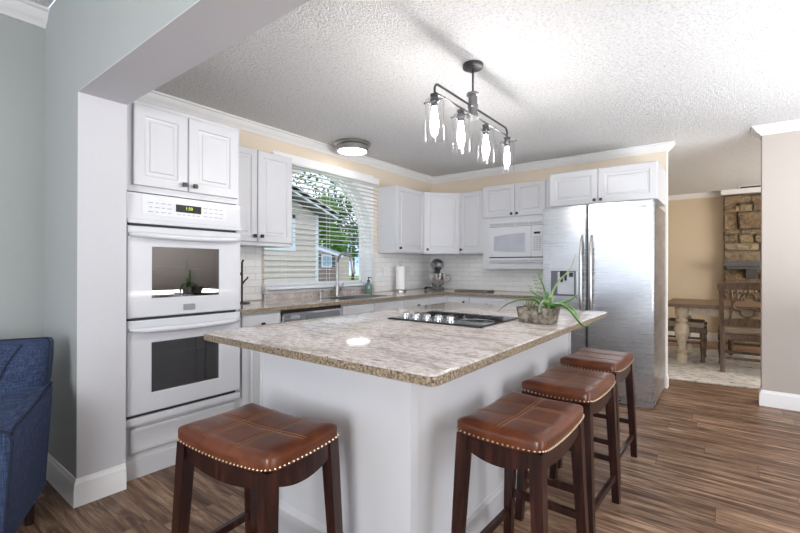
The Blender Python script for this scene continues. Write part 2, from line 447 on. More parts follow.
# living-room back wall and right wall, with the windows that light the place
def wall_open(name, mat, ax, c0, c1, lo, hi, z1, holes):
    b = B()
    def bb(a0, a1, z0, zz):
        if ax == 'y': b.box(a0, a1, c0, c1, z0, zz)
        else: b.box(c0, c1, a0, a1, z0, zz)
    p = lo
    for (a0, a1, h0, h1) in holes:
        bb(p, a0, 0, z1); bb(a0, a1, 0, h0) if h0 > 0 else None; bb(a0, a1, h1, z1); p = a1
    bb(p, hi, 0, z1)
    return struct(b.done(name, mat, smooth=0))
wall_open('wall_living_back', GREY, 'y', -8.1, -8.0, -.1, XR, ZL, [(.2, 3.8, .4, 2.3)])
wall_open('wall_living_right', CREAM, 'x', XR - .1, XR, -8.0, -.09, ZL, [(-4.4, -2.0, .02, 2.2)])
struct(bx('wall_living_left', GREY, -.1, LX, -8.1, STY0, 0, ZL))
b = B()
for x in (.2, 1.4, 2.6, 3.75): b.box(x, x + .05, -8.06, -8.02, .4, 2.3)
b.box(.2, 3.8, -8.06, -8.02, .4, .45); b.box(.2, 3.8, -8.06, -8.02, 2.25, 2.3)
struct(b.done('window_2', TRIM))
b = B()
for y in (-4.4, -3.2, -2.05): b.box(XR - .06, XR - .02, y, y + .05, .02, 2.2)
b.box(XR - .06, XR - .02, -4.4, -2.0, 2.15, 2.2)
struct(b.done('window_3', TRIM))
# dining room
struct(bx('wall_dining_back', TAN, -.2, XR, 3.70, 3.80, 0, ZC))
struct(bx('wall_dining_left', TAN, -.2, -.1, .12, 3.7, 0, ZC))
wall_open('wall_dining_right', TAN, 'x', XR - .6, XR - .5, .06, 3.7, ZC, [(.9, 3.1, .7, 2.3)])
# crown mouldings
CP = [(0, 2.372), (.012, 2.372), (.018, 2.384), (.034, 2.396), (.050, 2.414), (.058, 2.432), (.072, 2.436), (.072, ZC - .001), (0, ZC - .001)]
CPM = [(-o, z) for o, z in CP]
struct(B().sweep([(XW + .0, .06), (XW, 0), (0, 0), (0, -4.06)], CP).done('trim_3', TRIM, smooth=30))
struct(B().sweep([(XR - .11, -.09), (XO, -.09), (XO, .06)], CP).done('trim_4', TRIM, smooth=30))
struct(B().sweep([(XR - .61, 3.70), (.0, 3.70)], CP).done('trim_5', TRIM, smooth=30))
CL = [(o * 1.25, z + .24 - (2.45 - z) * .2) for o, z in CP]
struct(B().sweep([(LX, STY0), (LX, -8.0)], CL).done('trim_6', TRIM, smooth=30))
# baseboards
BP = [(0, 0), (.016, 0), (.016, .088), (.013, .10), (.013, .112), (.007, .122), (.005, .135), (0, .137)]
def base(name, path): return struct(B().sweep(path, BP).done(name, TRIM, smooth=25))
def base_r(name, path): return struct(B().sweep(path, [(-o, z) for o, z in BP]).done(name, TRIM, smooth=25))
base_r('baseboard_left', [(LX, -7.99), (LX, STY0), (STX + .004, STY0), (STX + .004, STY1 - .001)])
base('baseboard_right', [(XR - .11, -.09), (XO, -.09), (XO, .055)])
base('baseboard_back', [(XW, .11), (XW, .001)])
base('baseboard_dining', [(XR - .61, 3.7), (.0, 3.7)])
# jamb strip at the end of the fridge wall
struct(bx('trim_7', TRIM, XW, XW + .006, .001, .12, .14, 2.37))
# tiled backsplash (UV = metres)
def tile_panel(name, x0, x1, y0, y1, z0, z1):
    o = B().box(x0, x1, y0, y1, z0, z1).done(name, TILE, smooth=0)
    me = o.data; uv = me.uv_layers.new(name='UVMap')
    for p in me.polygons:
        for li in p.loop_indices:
            co = me.vertices[me.loops[li].vertex_index].co
            uv.data[li].uv = (co.x + co.y, co.z - .914)
    return struct(o)
tile_panel('trim_8', 0, .008, -3.34, AYC - AR - .03, .916, 1.374)
tile_panel('trim_9', 0, .008, AYC + AR + .03, -.008, .916, 1.369)
tile_panel('trim_10', 0, 1.86, -.008, 0, .916, 1.79)
# arched window: frame, glass, sill
def arch_pts(r, x, n=40, z0=WZ0):
    return [(x, AYC - r, z0)] + [(x, AYC + r * cos(pi - pi * i / n), AZC + r * sin(pi - pi * i / n)) for i in range(n + 1)] + [(x, AYC + r, z0)]
def arch_band(b, r0, r1, x0, x1, z0a, z0b):
    A = [b.ring(arch_pts(r0, x0, z0=z0a)), b.ring(arch_pts(r1, x0, z0=z0b)), b.ring(arch_pts(r1, x1, z0=z0b)), b.ring(arch_pts(r0, x1, z0=z0a))]
    n = len(A[0])
    for k in range(4):
        a, c = A[k], A[(k + 1) % 4]
        for i in range(n - 1): b.bm.faces.new((a[i], a[i + 1], c[i + 1], c[i]))
    return b
b = B(); arch_band(b, .7295, .724, -.155, -.0005, WZ0, WZ0); arch_band(b, .724, .690, -.155, -.10, WZ0, WZ0); arch_band(b, .690, .664, -.145, -.115, WZ0, WZ0)
b.box(-.155, -.10, AYC - .728, AYC + .728, WZ0, WZ0 + .04); b.box(-.145, -.115, AYC - .69, AYC + .69, WZ0 + .04, WZ0 + .065)
win = struct(b.done('window_1', TRIM))
b = B(); v = b.ring(arch_pts(.668, -.131, z0=WZ0 + .05)); b.cap(v); b.done('pane', GLASS, win, smooth=0)
b = B(); ys = [-2.63 + (2.63 - 1.236) * k / 60 for k in range(61)]
for y0, y1 in zip(ys, ys[1:]):
    zz = [AZC + sqrt(max(0, AR * AR - (y - AYC) ** 2)) if abs(y - AYC) < AR else WZ0 for y in (y0, y1)]
    b.hexa([(.0003, y0, zz[0]), (.003, y0, zz[0]), (.003, y1, zz[1]), (.0003, y1, zz[1])], [(.0003, y0, 2.27), (.003, y0, 2.27), (.003, y1, 2.27), (.0003, y1, 2.27)]) if max(zz) < 2.27 else None
struct(b.done('trim_13', TRIM, smooth=0))
bl = b = B(); b.box(-.10, .055, AYC - AR + .005, AYC + AR - .005, .968, WZ0 + .012, bev=.012); b.box(.001, .055, -2.745, -1.235, .962, .995, bev=.012)
struct(b.done('trim_11', TRIM))

# ------------------------------------------------------------------ outdoors
struct(bx('lawn_ground', GRASS, -60, -.9, -30, 60, -.7, -.6)); 
tag(bpy.data.objects['lawn_ground'], 'green lawn outside beyond the kitchen window', 'lawn')
tag(bx('driveway', DRIVE, -17.9, -9, 6.5, 19.5, -.6, -.58), 'grey concrete driveway seen low through the window', 'driveway')
def house_near():
    t = thing('neighbour_house', 'near tan house with lap siding and sloping eave outside window', 'house', (-5, 2.28, -.6))
    b = B()
    n = 30; h = 3.9 / n                                        # lap siding courses
    for i in range(n):
        z0, z1 = i * h, (i + 1) * h
        ymax = 0 if z1 < 3.2 else -(z1 - 3.2) * 2.6
        b.hexa([(0, -5, z0), (.05, -5, z0), (.05, ymax, z0), (0, ymax, z0)], [(0, -5, z1), (.008, -5, z1), (.008, ymax, z1), (0, ymax, z1)])
    b.box(-6, 0, -5, -.01, 0, 3.15)
    b.done('wall', SIDING, t, smooth=0)
    bx('corner_board', SIDEW, -.06, .04, -.05, .05, 0, 3.12, parent=t)
    def slab(name, mat, y0, z0, y1, z1, th, xa, xb):
        b = B(); b.hexa([(xa, y0, z0), (xb, y0, z0), (xb, y1, z1), (xa, y1, z1)], [(xa, y0, z0 + th), (xb, y0, z0 + th), (xb, y1, z1 + th), (xa, y1, z1 + th)])
        return b.done(name, mat, t, smooth=0)
    slab('eave', DROOF, -5, 4.95, .40, 3.0, .03, -6, .32)
    slab('fascia', SIDEW, -5, 4.98, .44, 3.02, .17, .32, .36)
    slab('roof', ROOF, -5, 5.02, .44, 3.06, .10, -6, .36)
    b = B(); y0, y1, z0, z1 = -1.75, -.70, 2.19, 3.05
    b.box(.01, .06, y0, y0 + .09, z0, z1); b.box(.01, .06, y1 - .09, y1, z0, z1); b.box(.01, .06, y0, y1, z1 - .08, z1); b.box(.01, .07, y0, y1, z0, z0 + .12)
    w = b.done('window', SIDEW, t, smooth=0)
    bx('pane', BLUEP, .005, .025, y0 + .09, y1 - .09, z0 + .12, z1 - .08, parent=w)
BLUEP = plain('blue_pane', (.20, .36, .42), .08, var=.1)
house_near()
def house_far():
    t = thing('far_house', 'distant tan house with grey roof and shuttered window across lawn', 'house', (-18, 14, -.6))
    bx('wall', HOUSE2, -7, 0, -8, 1.6, .9, 2.72, parent=t); bx('foundation', FOUND, -7.05, .05, -8, 1.65, 0, 1.72, parent=t)
    b = B()   # gable with its slope running down to the right, then the lower wing
    b.hexa([(-7, -8, 2.7), (.25, -8, 2.7), (.25, -.4, 2.95), (-7, -.4, 2.95)], [(-7, -8, 2.9), (.25, -8, 3.1), (.25, -.4, 3.4), (-7, -.4, 3.4)])
    b.hexa([(-7, -.45, 2.95), (.25, -.45, 2.95), (.25, 1.95, 2.45), (-7, 1.95, 2.45)], [(-7, -.45, 3.12), (.25, -.45, 3.12), (.25, 1.95, 2.62), (-7, 1.95, 2.62)])
    b.done('roof', SIDEW, t, smooth=0)
    b = B(); b.hexa([(-7, -.4, 3.1), (-.5, -.4, 3.1), (-.2, 3.3, 2.55), (-7, 3.3, 2.55)], [(-7, -.4, 4.3), (-3.5, -.4, 3.65), (-3.5, 3.3, 3.45), (-7, 3.3, 3.45)])
    b.done('shingles', ROOF, t, smooth=0)
    bx('wing_wall', HOUSE2, -7, -.4, 1.6, 3.2, 0, 2.6, parent=t)
    w = bx('window', SIDEW, .0, .06, .15, 1.05, 1.78, 2.62, parent=t); bx('pane', BLUEP, .05, .075, .24, .96, 1.86, 2.54, parent=w)
    for y0 in (-.2, 1.1): bx('shutter', DGREY, .0, .05, y0, y0 + .3, 1.78, 2.62, parent=t)
house_far()
def tree(loc, h, r, n, mat, label, name='leafy_tree', seed=1):
    rnd = random.Random(seed)
    t = thing(name, label, 'tree', loc, group=None)
    b = B(); b.tube([(0, 0, 0), (.1, .05, h * .35), (0, .1, h * .62)], [.22, .17, .08], 8)
    for k in range(6):
        a = rnd.uniform(0, 2 * pi); b.tube([(0.05, .05, h * .4), (cos(a) * r * .3, sin(a) * r * .3, h * .58), (cos(a) * r * .6, sin(a) * r * .6, h * .72)], [.08, .05, .02], 6)
    b.done('trunk', BARK, t)
    b = B(); blobs = [(rnd.gauss(0, .42) * r, rnd.gauss(0, .42) * r, h * rnd.uniform(.35, .92), r * rnd.uniform(.28, .5)) for _ in range(16)]
    for _ in range(n):
        cx, cy, cz, cr = rnd.choice(blobs)
        d = Vector((rnd.gauss(0, 1), rnd.gauss(0, 1), rnd.gauss(0, 1))).normalized() * cr * rnd.uniform(.55, 1.05)
        p = Vector((cx, cy, cz)) + d; s = rnd.uniform(.16, .36)
        u = Vector((rnd.gauss(0, 1), rnd.gauss(0, 1), rnd.gauss(0, 1))).normalized(); w = u.orthogonal().normalized()
        b.bm.faces.new(b.ring([p - u * s, p - w * s * .5, p + u * s, p + w * s * .5]))
    b.done('foliage', mat, t, smooth=0)
tree((-29.5, 23.5, -.6), 8.5, 3.6, 5200, LEAF, 'tall bright green tree in middle of the window view', seed=3)
tree((-18, 25.5, -.6), 7.0, 2.8, 3600, LEAF2, 'darker green tree behind right side of the window', seed=5)
tree((-32, 12, -.6), 13, 4.2, 4200, LEAF, 'taller tree showing through slats above the neighbouring roof', seed=9)
tree((-38, 38, -.6), 13.5, 6.0, 3600, LEAF2, 'broad far tree against the sky near arch top', seed=12)

# ------------------------------------------------------------------ cabinets  (local frame: +X along the front, front faces -Y, wall at Y=0)
def door_mesh(x0, x1, z0, z1, yb, th=.02, fr=.058, raised=True):
    b = B(); yf = yb - th
    L = [(0, yb), (0, yf + .004), (.004, yf)]
    if raised: L += [(fr, yf), (fr + .004, yf + .008), (fr + .010, yf + .010), (fr + .026, yf + .0075), (fr + .031, yf + .0015)]
    else: L += [(.018, yf), (.022, yf + .002)]
    R = [b.ring([(x0 + d, y, z0 + d), (x1 - d, y, z0 + d), (x1 - d, y, z1 - d), (x0 + d, y, z1 - d)]) for d, y in L]
    for a, c in zip(R, R[1:]): b.bridge(a, c)
    b.cap(R[-1]); b.cap(R[0], True)
    return b
def knob_at(parent, x, y, z):
    b = B(); b.box(x - .006, x + .006, y - .016, y, z - .006, z + .006); b.box(x - .014, x + .014, y - .026, y - .015, z - .014, z + .014, bev=.003)
    return b.done('knob', KNOB, parent)
def add_door(t, x0, x1, z0, z1, yb, kx=None, kz=None, name='door', raised=True, fr=.058):
    d = door_mesh(x0, x1, z0, z1, yb, raised=raised, fr=fr).done(name, CAB, t, smooth=30)
    if kx is not None: knob_at(d, kx, yb - .02, kz)
    return d
HALF = pi / 2
# oven tower: a case with an opening for the double oven
TY0, TY1 = -4.055, -3.345; TW = TY1 - TY0
tw = thing('oven_cabinet', 'tall white cabinet built around the double wall oven', 'cabinet', (0, TY0, 0), HALF)
b = B(); D = .61
b.box(0, .018, -D, -.002, .0, 2.15); b.box(TW - .018, TW, -D, -.002, 0, 2.15)
b.box(.018, TW - .018, -D, -.002, 1.632, 2.15); b.box(.018, TW - .018, -D, -.002, 0.0, .30); b.box(.018, TW - .018, -.02, -.002, .30, 1.632)
b.box(0, .016, -D - .006, -D, 0, .29); b.box(.0, TW, -D - .004, -D, 1.655, 2.155)
b.done('body', CAB, tw, smooth=0)
add_door(tw, .045, .350, 1.668, 2.128, -D - .004, .322, 1.705); add_door(tw, .356, TW - .018, 1.668, 2.128, -D - .004, .388, 1.705)
add_door(tw, .035, TW - .03, .147, .285, -D, name='drawer', raised=False)
bx('toe_board', CAB, .0, TW, -D - .012, -D, 0, .105, parent=tw)
# double oven
ov = thing('double_oven', 'white double wall oven with clock panel and two glass doors', 'oven', (0, TY0, 0), HALF)
OW0, OW1 = .003, .705; OF = -.625
b = B()
def cavity(b, z0, z1):
    x0, x1, y0, y1 = .12, .59, -.585, -.10
    b.box(.03, .10, -.60, -.06, z0, z1); b.box(.61, .68, -.60, -.06, z0, z1); b.box(.10, .61, -.60, -.06, z1 - .05, z1); b.box(.10, .61, -.60, -.06, z0, z0 + .04); b.box(.10, .61, -.08, -.06, z0 + .04, z1 - .05)
cavity(b, .93, 1.43); cavity(b, .345, .89)
b.done('oven_cavity', OVENIN, ov, smooth=0)
b = B()
b.box(OW0, OW1, -.645, -.612, 1.468, 1.622, bev=.005); b.box(OW0 - .0, OW1 + .0, -.668, -.612, 1.448, 1.470, bev=.004)
cp = b.done('control_panel', APPL, ov)
tp_ = bx('touch_panel', plain('panel_white', (.70, .71, .75), .25), .085, .60, -.647, -.6445, 1.502, 1.610, parent=cp)
dp = bx('display', BLACK, .272, .426, -.650, -.6445, 1.535, 1.580, parent=cp)
def text(body, size, mat, parent, loc, rot=(HALF, 0, 0), name='clock_digits'):
    c = bpy.data.curves.new(name, 'FONT'); c.body = body; c.size = size; c.extrude = .0003; c.align_x = 'CENTER'; c.align_y = 'CENTER'
    o = bpy.data.objects.new(name, c); COL.objects.link(o)
    dg = bpy.context.evaluated_depsgraph_get(); me = bpy.data.meshes.new_from_object(o.evaluated_get(dg)); bpy.data.objects.remove(o)
    me.materials.clear(); me.materials.append(mat)
    q = bpy.data.objects.new(name, me); COL.objects.link(q); q.parent = parent; q.location = loc; q.rotation_euler = rot
    return q
text('1:50', .026, DIGIT, dp, (.35, -.6505, 1.560))
marks = [(x, z, .009 if (k + i) % 2 else .013) for k, x in enumerate([.13, .165, .20, .235, .455, .49, .525, .56]) for i, z in enumerate((1.522, 1.548, 1.574))] + [(x, 1.520, .008) for x in (.29, .32, .35, .38, .41)]
for x, z, w in marks: bx('button_mark', LGREY, x - w, x + w, -.6485, -.646, z - .002, z + .002, parent=tp_)
for z0, z1 in ((1.434, 1.450), (.898, .912), (.352, .364)): bx('vent_gap', BLACKM, OW0 + .02, OW1 - .03, -.632, -.612, z0, z1, parent=ov)
def oven_door(z0, z1, wz0, wz1, badge):
    x0, x1 = OW0 + .004, OW1 - .004; wx0, wx1 = .138, .548; yf, yb = -.652, -.613
    b = B()
    lo = [(x0, z0), (x1, z0), (x1, z1), (x0, z1)]; li = [(wx0, wz0), (wx1, wz0), (wx1, wz1), (wx0, wz1)]
    def R(pts, y, d=0): 
        cx = (pts[0][0] + pts[1][0]) / 2; cz = (pts[0][1] + pts[2][1]) / 2
        return b.ring([(x + (d if x < cx else -d), y, z + (d if z < cz else -d)) for x, z in pts])
    rr = [R(lo, yb), R(lo, yf + .006), R(lo, yf, .006), R(li, yf, -.004), R(li, yf + .004), R(li, yb)]
    for a, c in zip(rr, rr[1:]): b.bridge(a, c)
    b.bridge(rr[-1], rr[0])
    d = b.done('door', APPL, ov, smooth=30)
    bx('window_glass', OVGL, wx0, wx1, yf + .008, yf + .012, wz0, wz1, parent=d)
    b = B(); n = 24; pts = []; rs = []
    for i in range(n + 1):
        u = i / n; x = x0 + .012 + (x1 - x0 - .024) * u; bow = min(1, sin(pi * u) * 3.2)
        pts.append((x, yf - .002 - .040 * bow ** .7, z1 - .048 - .010 * sin(pi * u))); rs.append(.011 + .006 * bow)
    b.tube(pts, rs, 12); b.done('handle', APPL, d)
    if badge:
        bx('badge', GREYP, .315, .388, yf - .004, yf, z0 + .024, z0 + .062, parent=d, bev=.002)
        bx('badge_plate', NICK, .323, .380, yf - .0055, yf - .003, z0 + .034, z0 + .056, parent=d)
    return d
oven_door(.914, 1.434, 1.022, 1.318, True); oven_door(.368, .898, .478, .765, False)
bx('bottom_trim', APPL, OW0, OW1, -.648, -.612, .310, .350, parent=ov, bev=.004)
def oven_rack(z):
    b = B()
    for k in range(12): x = .125 + k * .042; b.tube([(x, -.57, z), (x, -.12, z)], .003, 5)
    for y in (-.57, -.42, -.27, -.12): b.tube([(.115, y, z), (.60, y, z)], .0045, 5)
    return b.done('oven_rack', CHROME, ov)
for z in (1.08, 1.19, .55, .68): oven_rack(z)

# upper cabinets
def upper(name, label, loc, rz, w, d, h, doors, fr=.052):
    t = thing(name, label, 'cabinet', loc, rz)
    B().box(0, w, -d, -.002, 0, h, bev=.002, seg=1).done('body', CAB, t)
    for (x0, x1, z0, z1, kx, kz) in doors: add_door(t, x0, x1, z0, z1, -d - .001, kx, kz, fr=fr)
    return t
UB, UT = 1.375, 2.147; UH = UT - UB
upper('wall_cabinet', 'white two-door wall cabinet between oven and kitchen window', (0, -3.34, UB), HALF, .695, .285, UH,
      [(.004, .347, .03, UH - .006, .318, .075), (.353, .690, .03, UH - .006, .382, .075)])
upper('wall_cabinet', 'white single-door wall cabinet just right of the arched window', (0, -1.169, UB - .005), HALF, .557, .285, UH,
      [(.006, .552, .012, UH - .006, .045, .055)])
t = thing('corner_cabinet', 'white diagonal corner wall cabinet above the stand mixer', 'cabinet', (0, 0, UB - .005), 0)
b = B(); poly = [(.002, -.002), (.002, -.609), (.285, -.609), (.609, -.285), (.609, -.002)]
lo = b.ring([(x, y, 0) for x, y in poly]); hi = b.ring([(x, y, UH) for x, y in poly]); b.bridge(lo, hi); b.cap(lo, True); b.cap(hi); b.done('body', CAB, t, smooth=0)
dd = door_mesh(.004, .454, .012, UH - .006, -.001, fr=.052).done('door', CAB, t, smooth=30); dd.location = (.285, -.609, 0); dd.rotation_euler = (0, 0, radians(45)); knob_at(dd, .045, -.021, .055)
upper('wall_cabinet', 'white single-door wall cabinet between corner cabinet and microwave', (.614, 0, UB - .005), 0, .343, .285, UH,
      [(.004, .339, .012, UH - .006, .038, .055)])
MB0, MT = 1.19, 2.17; MX0, MX1 = .960, 1.828
t = thing('microwave_cabinet', 'white two-door cabinet with the built-in microwave shelf beneath', 'cabinet', (MX0, 0, MB0), 0)
w = MX1 - MX0; b = B(); d = .32
b.box(0, w, -d, -.012, .567, MT - MB0); b.box(0, .018, -d, -.012, 0, .60); b.box(w - .018, w, -d, -.012, 0, .60); b.box(.018, w - .018, -d, -.012, .0, .018)
b.box(0, .088, -d - .008, -d, .0, .60); b.box(w - .13, w, -d - .008, -d, 0, .60); b.box(.088, w - .13, -d - .008, -d, .0, .068)
b.done('body', CAB, t, smooth=0)
add_door(t, .006, .397, .602, MT - MB0 - .006, -d - .001, .367, .632, fr=.05); add_door(t, .403, .752, .602, MT - MB0 - .006, -d - .001, .433, .632, fr=.05)
mw = thing('microwave', 'white built-in microwave with curved window and keypad', 'microwave', (MX0, 0, MB0), 0)
mx0, mx1 = .092, .735; yf = -.362
B().box(mx0 + .01, mx1 - .01, -d + .002, -.05, .072, .55).done('body', APPL, mw, smooth=0)
tk = [bx('trim_kit', APPL, mx0, mx1, yf + .006, -d - .010, z0, z1, parent=mw, bev=.002, seg=1) for z0, z1 in ((.486, .565), (.070, .124))]
for o_, z0, nj in ((tk[0], .497, 5), (tk[1], .084, 3)):
    b = B()
    for k in range(4):
        x = mx0 + .012 + k * .158
        for j in range(nj): b.box(x, x + .148, yf + .003, yf + .007, z0 + j * .0065, z0 + .0035 + j * .0065)
    b.done('vent_louvers', GREYP, o_, smooth=0)
bx('vent_gap', BLACKM, mx0, mx1, yf + .012, yf + .020, .122, .136, parent=mw)
# door with a window that bulges at the left
b = B(); x0, x1, z0, z1 = mx0, .600, .136, .482
b.box(x0, x1, yf, -d - .010, z0, z1, bev=.004); dr = b.done('door', APPL, mw)
def mwwin(dx):
    p = []
    for i in range(13): u = i / 12; p.append((.158 + dx + (.37 - 2 * dx) * u, .19 + dx + .018 * (1 - u) ** 2))
    for i in range(13): u = 1 - i / 12; p.append((.158 + dx + (.37 - 2 * dx) * u, .375 - dx + .030 * sin(pi * .5 * u)))
    return p
b = B(); a = b.ring([(x, yf - .0035, z) for x, z in mwwin(-.008)]); c = b.ring([(x, yf + .001, z) for x, z in mwwin(-.010)]); b.bridge(a, c); b.cap(a); b.done('window_frame', APPL, dr)
b = B(); a = b.ring([(x, yf - .0045, z) for x, z in mwwin(0)]); c = b.ring([(x, yf - .003, z) for x, z in mwwin(0)]); b.bridge(a, c); b.cap(a); b.done('window_screen', plain('mw_screen', (.46, .48, .54), .15), dr)
bx('logo_dot', GREYP, .125, .135, yf - .002, yf, .155, .165, parent=dr)
kp = bx('keypad', APPL, .603, mx1, yf, -d - .010, .136, .482, parent=mw, bev=.004)
bx('display', BLACK, .632, .704, yf - .002, yf + .001, .388, .412, parent=kp)
b = B()
for r in range(7):
    for c_ in range(3):
        x = .628 + c_ * .031; z = .205 + r * .0235; b.box(x, x + .021, yf - .002, yf + .001, z, z + .011)
b.done('buttons', LGREY, kp, smooth=0)
# fridge cabinet
FX0, FX1 = 1.838, 2.798
upper('fridge_cabinet', 'white two-door cabinet above the stainless refrigerator', (FX0, 0, 1.822), 0, FX1 - FX0, .58, .345,
      [(.006, .460, .004, .335, .435, .035), (.466, .953, .004, .335, .492, .035)], fr=.055)

# ------------------------------------------------------------------ refrigerator
fr = thing('refrigerator', 'stainless side-by-side refrigerator with water dispenser', 'refrigerator', (1.862, 0, 0), 0)
FW = .938
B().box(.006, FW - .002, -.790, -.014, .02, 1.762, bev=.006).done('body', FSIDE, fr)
def fdoor(x0, x1, name):
    return B().box(x0, x1, -.865, -.794, .072, 1.782, bev=.012, seg=3)
b = fdoor(.002, .403, 'd'); ld = b.done('door', STEEL, fr)
b = fdoor(.412, FW, 'd'); rd = b.done('door', STEEL, fr)
bx('door_gap', BLACKM, .400, .415, -.862, -.792, .075, 1.775, parent=fr)
for d_, x in ((ld, .366), (rd, .450)):
    b = B(); pts = []; rs = []
    for i in range(25):
        u = i / 24; z = .72 + .78 * u; k = min(1, 4.2 * min(u, 1 - u)) ** .6
        pts.append((x, -.866 - .055 * k, z)); rs.append(.010 + .006 * k)
    b.tube(pts, rs, 12); b.done('handle', NICK, d_)
b = B(); dx0, dx1, dz0, dz1 = .070, .325, .925, 1.322
b.box(dx0, dx0 + .012, -.876, -.866, dz0, dz1); b.box(dx1 - .012, dx1, -.876, -.866, dz0, dz1); b.box(dx0, dx1, -.876, -.866, dz0, dz0 + .012); b.box(dx0, dx1, -.878, -.866, 1.175, dz1, bev=.003)
dsp = b.done('water_dispenser', plain('dispenser_grey', (.52, .53, .56), .3, .6), ld)
bx('niche', plain('dispenser_dark', (.12, .125, .135), .3, .3), dx0 + .012, dx1 - .012, -.868, -.8655, dz0 + .012, 1.175, parent=dsp)
bx('niche_back', plain('dispenser_pale', (.50, .51, .54), .35, .3), dx0 + .075, dx1 - .03, -.870, -.867, dz0 + .03, 1.165, parent=dsp)
b = B(); b.box(.17, .235, -.888, -.868, 1.115, 1.175, bev=.004); b.tube([(.185, -.880, 1.12), (.185, -.882, 1.07)], .011, 8); b.tube([(.222, -.880, 1.12), (.222, -.882, 1.085)], .011, 8); b.box(.255, .29, -.884, -.868, 1.12, 1.16); b.done('spout', BLACK, dsp)
bx('panel_line', LGREY, dx0 + .02, dx1 - .02, -.8788, -.878, 1.19, 1.194, parent=dsp)
bx('badge', GREYP, .795, .880, -.868, -.864, 1.718, 1.742, parent=rd, bev=.001)
bx('badge_plate', NICK, .801, .874, -.8692, -.867, 1.725, 1.736, parent=rd)
b = B(); b.box(.012, FW - .012, -.84, -.80, .012, .065)
b.done('kick_grille', plain('grille_grey', (.30, .31, .33), .3, .6), fr)
b = B(); b.sphere((.64, -.842, .04), .022, 12, (2.2, .25, .8)); b.box(.50, .58, -.846, -.838, .028, .052); b.done('grille_slot', BLACK, fr)
for x in (FW - .14, .01): bx('foot', CHROME, x, x + .13, -.862, -.842, .004, .034, parent=fr, bev=.008)

# ------------------------------------------------------------------ base cabinets and worktop
CT = .880; KZ = .10
def base_unit(name, label, loc, rz, w, fronts, d=.598):
    t = thing(name, label, 'cabinet', loc, rz)
    b = B(); zt = .69 if 'sink base' in label or 'soap' in label else CT - .002
    b.box(0, w, -d, -.012, KZ, zt); b.box(0, w, -d + .06, -.012, 0.001, KZ)
    if zt < .7: b.box(0, w, -d, -d + .018, zt, CT - .002)
    b.done('body', CAB, t, smooth=0)
    for f in fronts:
        nm, x0, x1, z0, z1, kx, kz = f
        add_door(t, x0, x1, z0, z1, -d - .001, kx, kz, name=nm, raised=(nm == 'door'), fr=.05)
    return t
base_unit('base_cabinet', 'white base cabinet between oven tower and dishwasher', (0, -3.338, 0), HALF, .353,
          [('drawer', .02, .333, .70, .862, .176, .79), ('door', .02, .333, .12, .69, .30, .62)])
base_unit('base_cabinet', 'white sink base cabinet right of the dishwasher', (0, -2.343, 0), HALF, .428,
          [('drawer', .006, .422, .70, .862, None, None), ('door', .006, .422, .12, .69, .38, .62)])
base_unit('base_cabinet', 'white base cabinet below the green soap bottle, plain false front', (0, -1.913, 0), HALF, .468,
          [('drawer', .006, .462, .70, .862, None, None), ('door', .006, .462, .12, .69, .05, .62)])
base_unit('base_cabinet', 'white drawer base below the paper towel stand', (0, -1.443, 0), HALF, .478,
          [('drawer', .006, .470, .70, .862, .24, .788), ('door', .006, .470, .12, .69, .05, .62)])
t = thing('corner_base_cabinet', 'white blind corner base cabinet under the stand mixer', 'cabinet', (0, 0, 0))
b = B(); poly = [(.012, -.012), (.012, -.963), (.598, -.963), (.598, -.612), (.628, -.598), (.628, -.012)]
lo = b.ring([(x, y, KZ) for x, y in poly]); hi = b.ring([(x, y, CT - .002) for x, y in poly]); b.bridge(lo, hi); b.cap(lo, True); b.cap(hi); b.done('body', CAB, t, smooth=0)
d_ = door_mesh(.008, .30, .12, .862, 0, fr=.05).done('door', CAB, t, smooth=30); d_.location = (.599, -.957, 0); d_.rotation_euler = (0, 0, HALF)
base_unit('base_cabinet', 'white narrow base cabinet below the cutting board', (.631, 0, 0), 0, .298,
          [('drawer', .006, .292, .70, .862, .235, .80), ('door', .006, .292, .12, .69, .25, .62)])
base_unit('base_cabinet', 'white base cabinet below the microwave', (.931, 0, 0), 0, .450,
          [('drawer', .006, .444, .70, .862, .225, .785), ('door', .006, .444, .12, .69, .40, .62)])
base_unit('base_cabinet', 'white base cabinet beside the refrigerator', (1.383, 0, 0), 0, .455,
          [('drawer', .006, .449, .70, .862, .225, .785), ('door', .006, .449, .12, .69, .05, .62)])
# dishwasher
dw = thing('dishwasher', 'stainless dishwasher under the worktop left of the sink', 'dishwasher', (0, -2.983, 0), HALF)
B().box(.004, .632, -.575, -.02, .02, .866).done('body', GREYP, dw, smooth=0)
b = B(); b.box(.006, .630, -.618, -.577, .11, .846, bev=.006); ddr = b.done('door', STEEL, dw)
bx('pocket_handle', plain('pocket_grey', (.22, .23, .25), .3, .5), .225, .60, -.621, -.616, .785, .832, parent=ddr)
bx('badge', GREYP, .075, .165, -.620, -.616, .802, .826, parent=ddr)
bx('badge_plate', LGREY, .083, .12, -.6215, -.619, .807, .821, parent=ddr)
bx('top_gap', BLACKM, .004, .632, -.600, -.576, .848, .872, parent=dw)
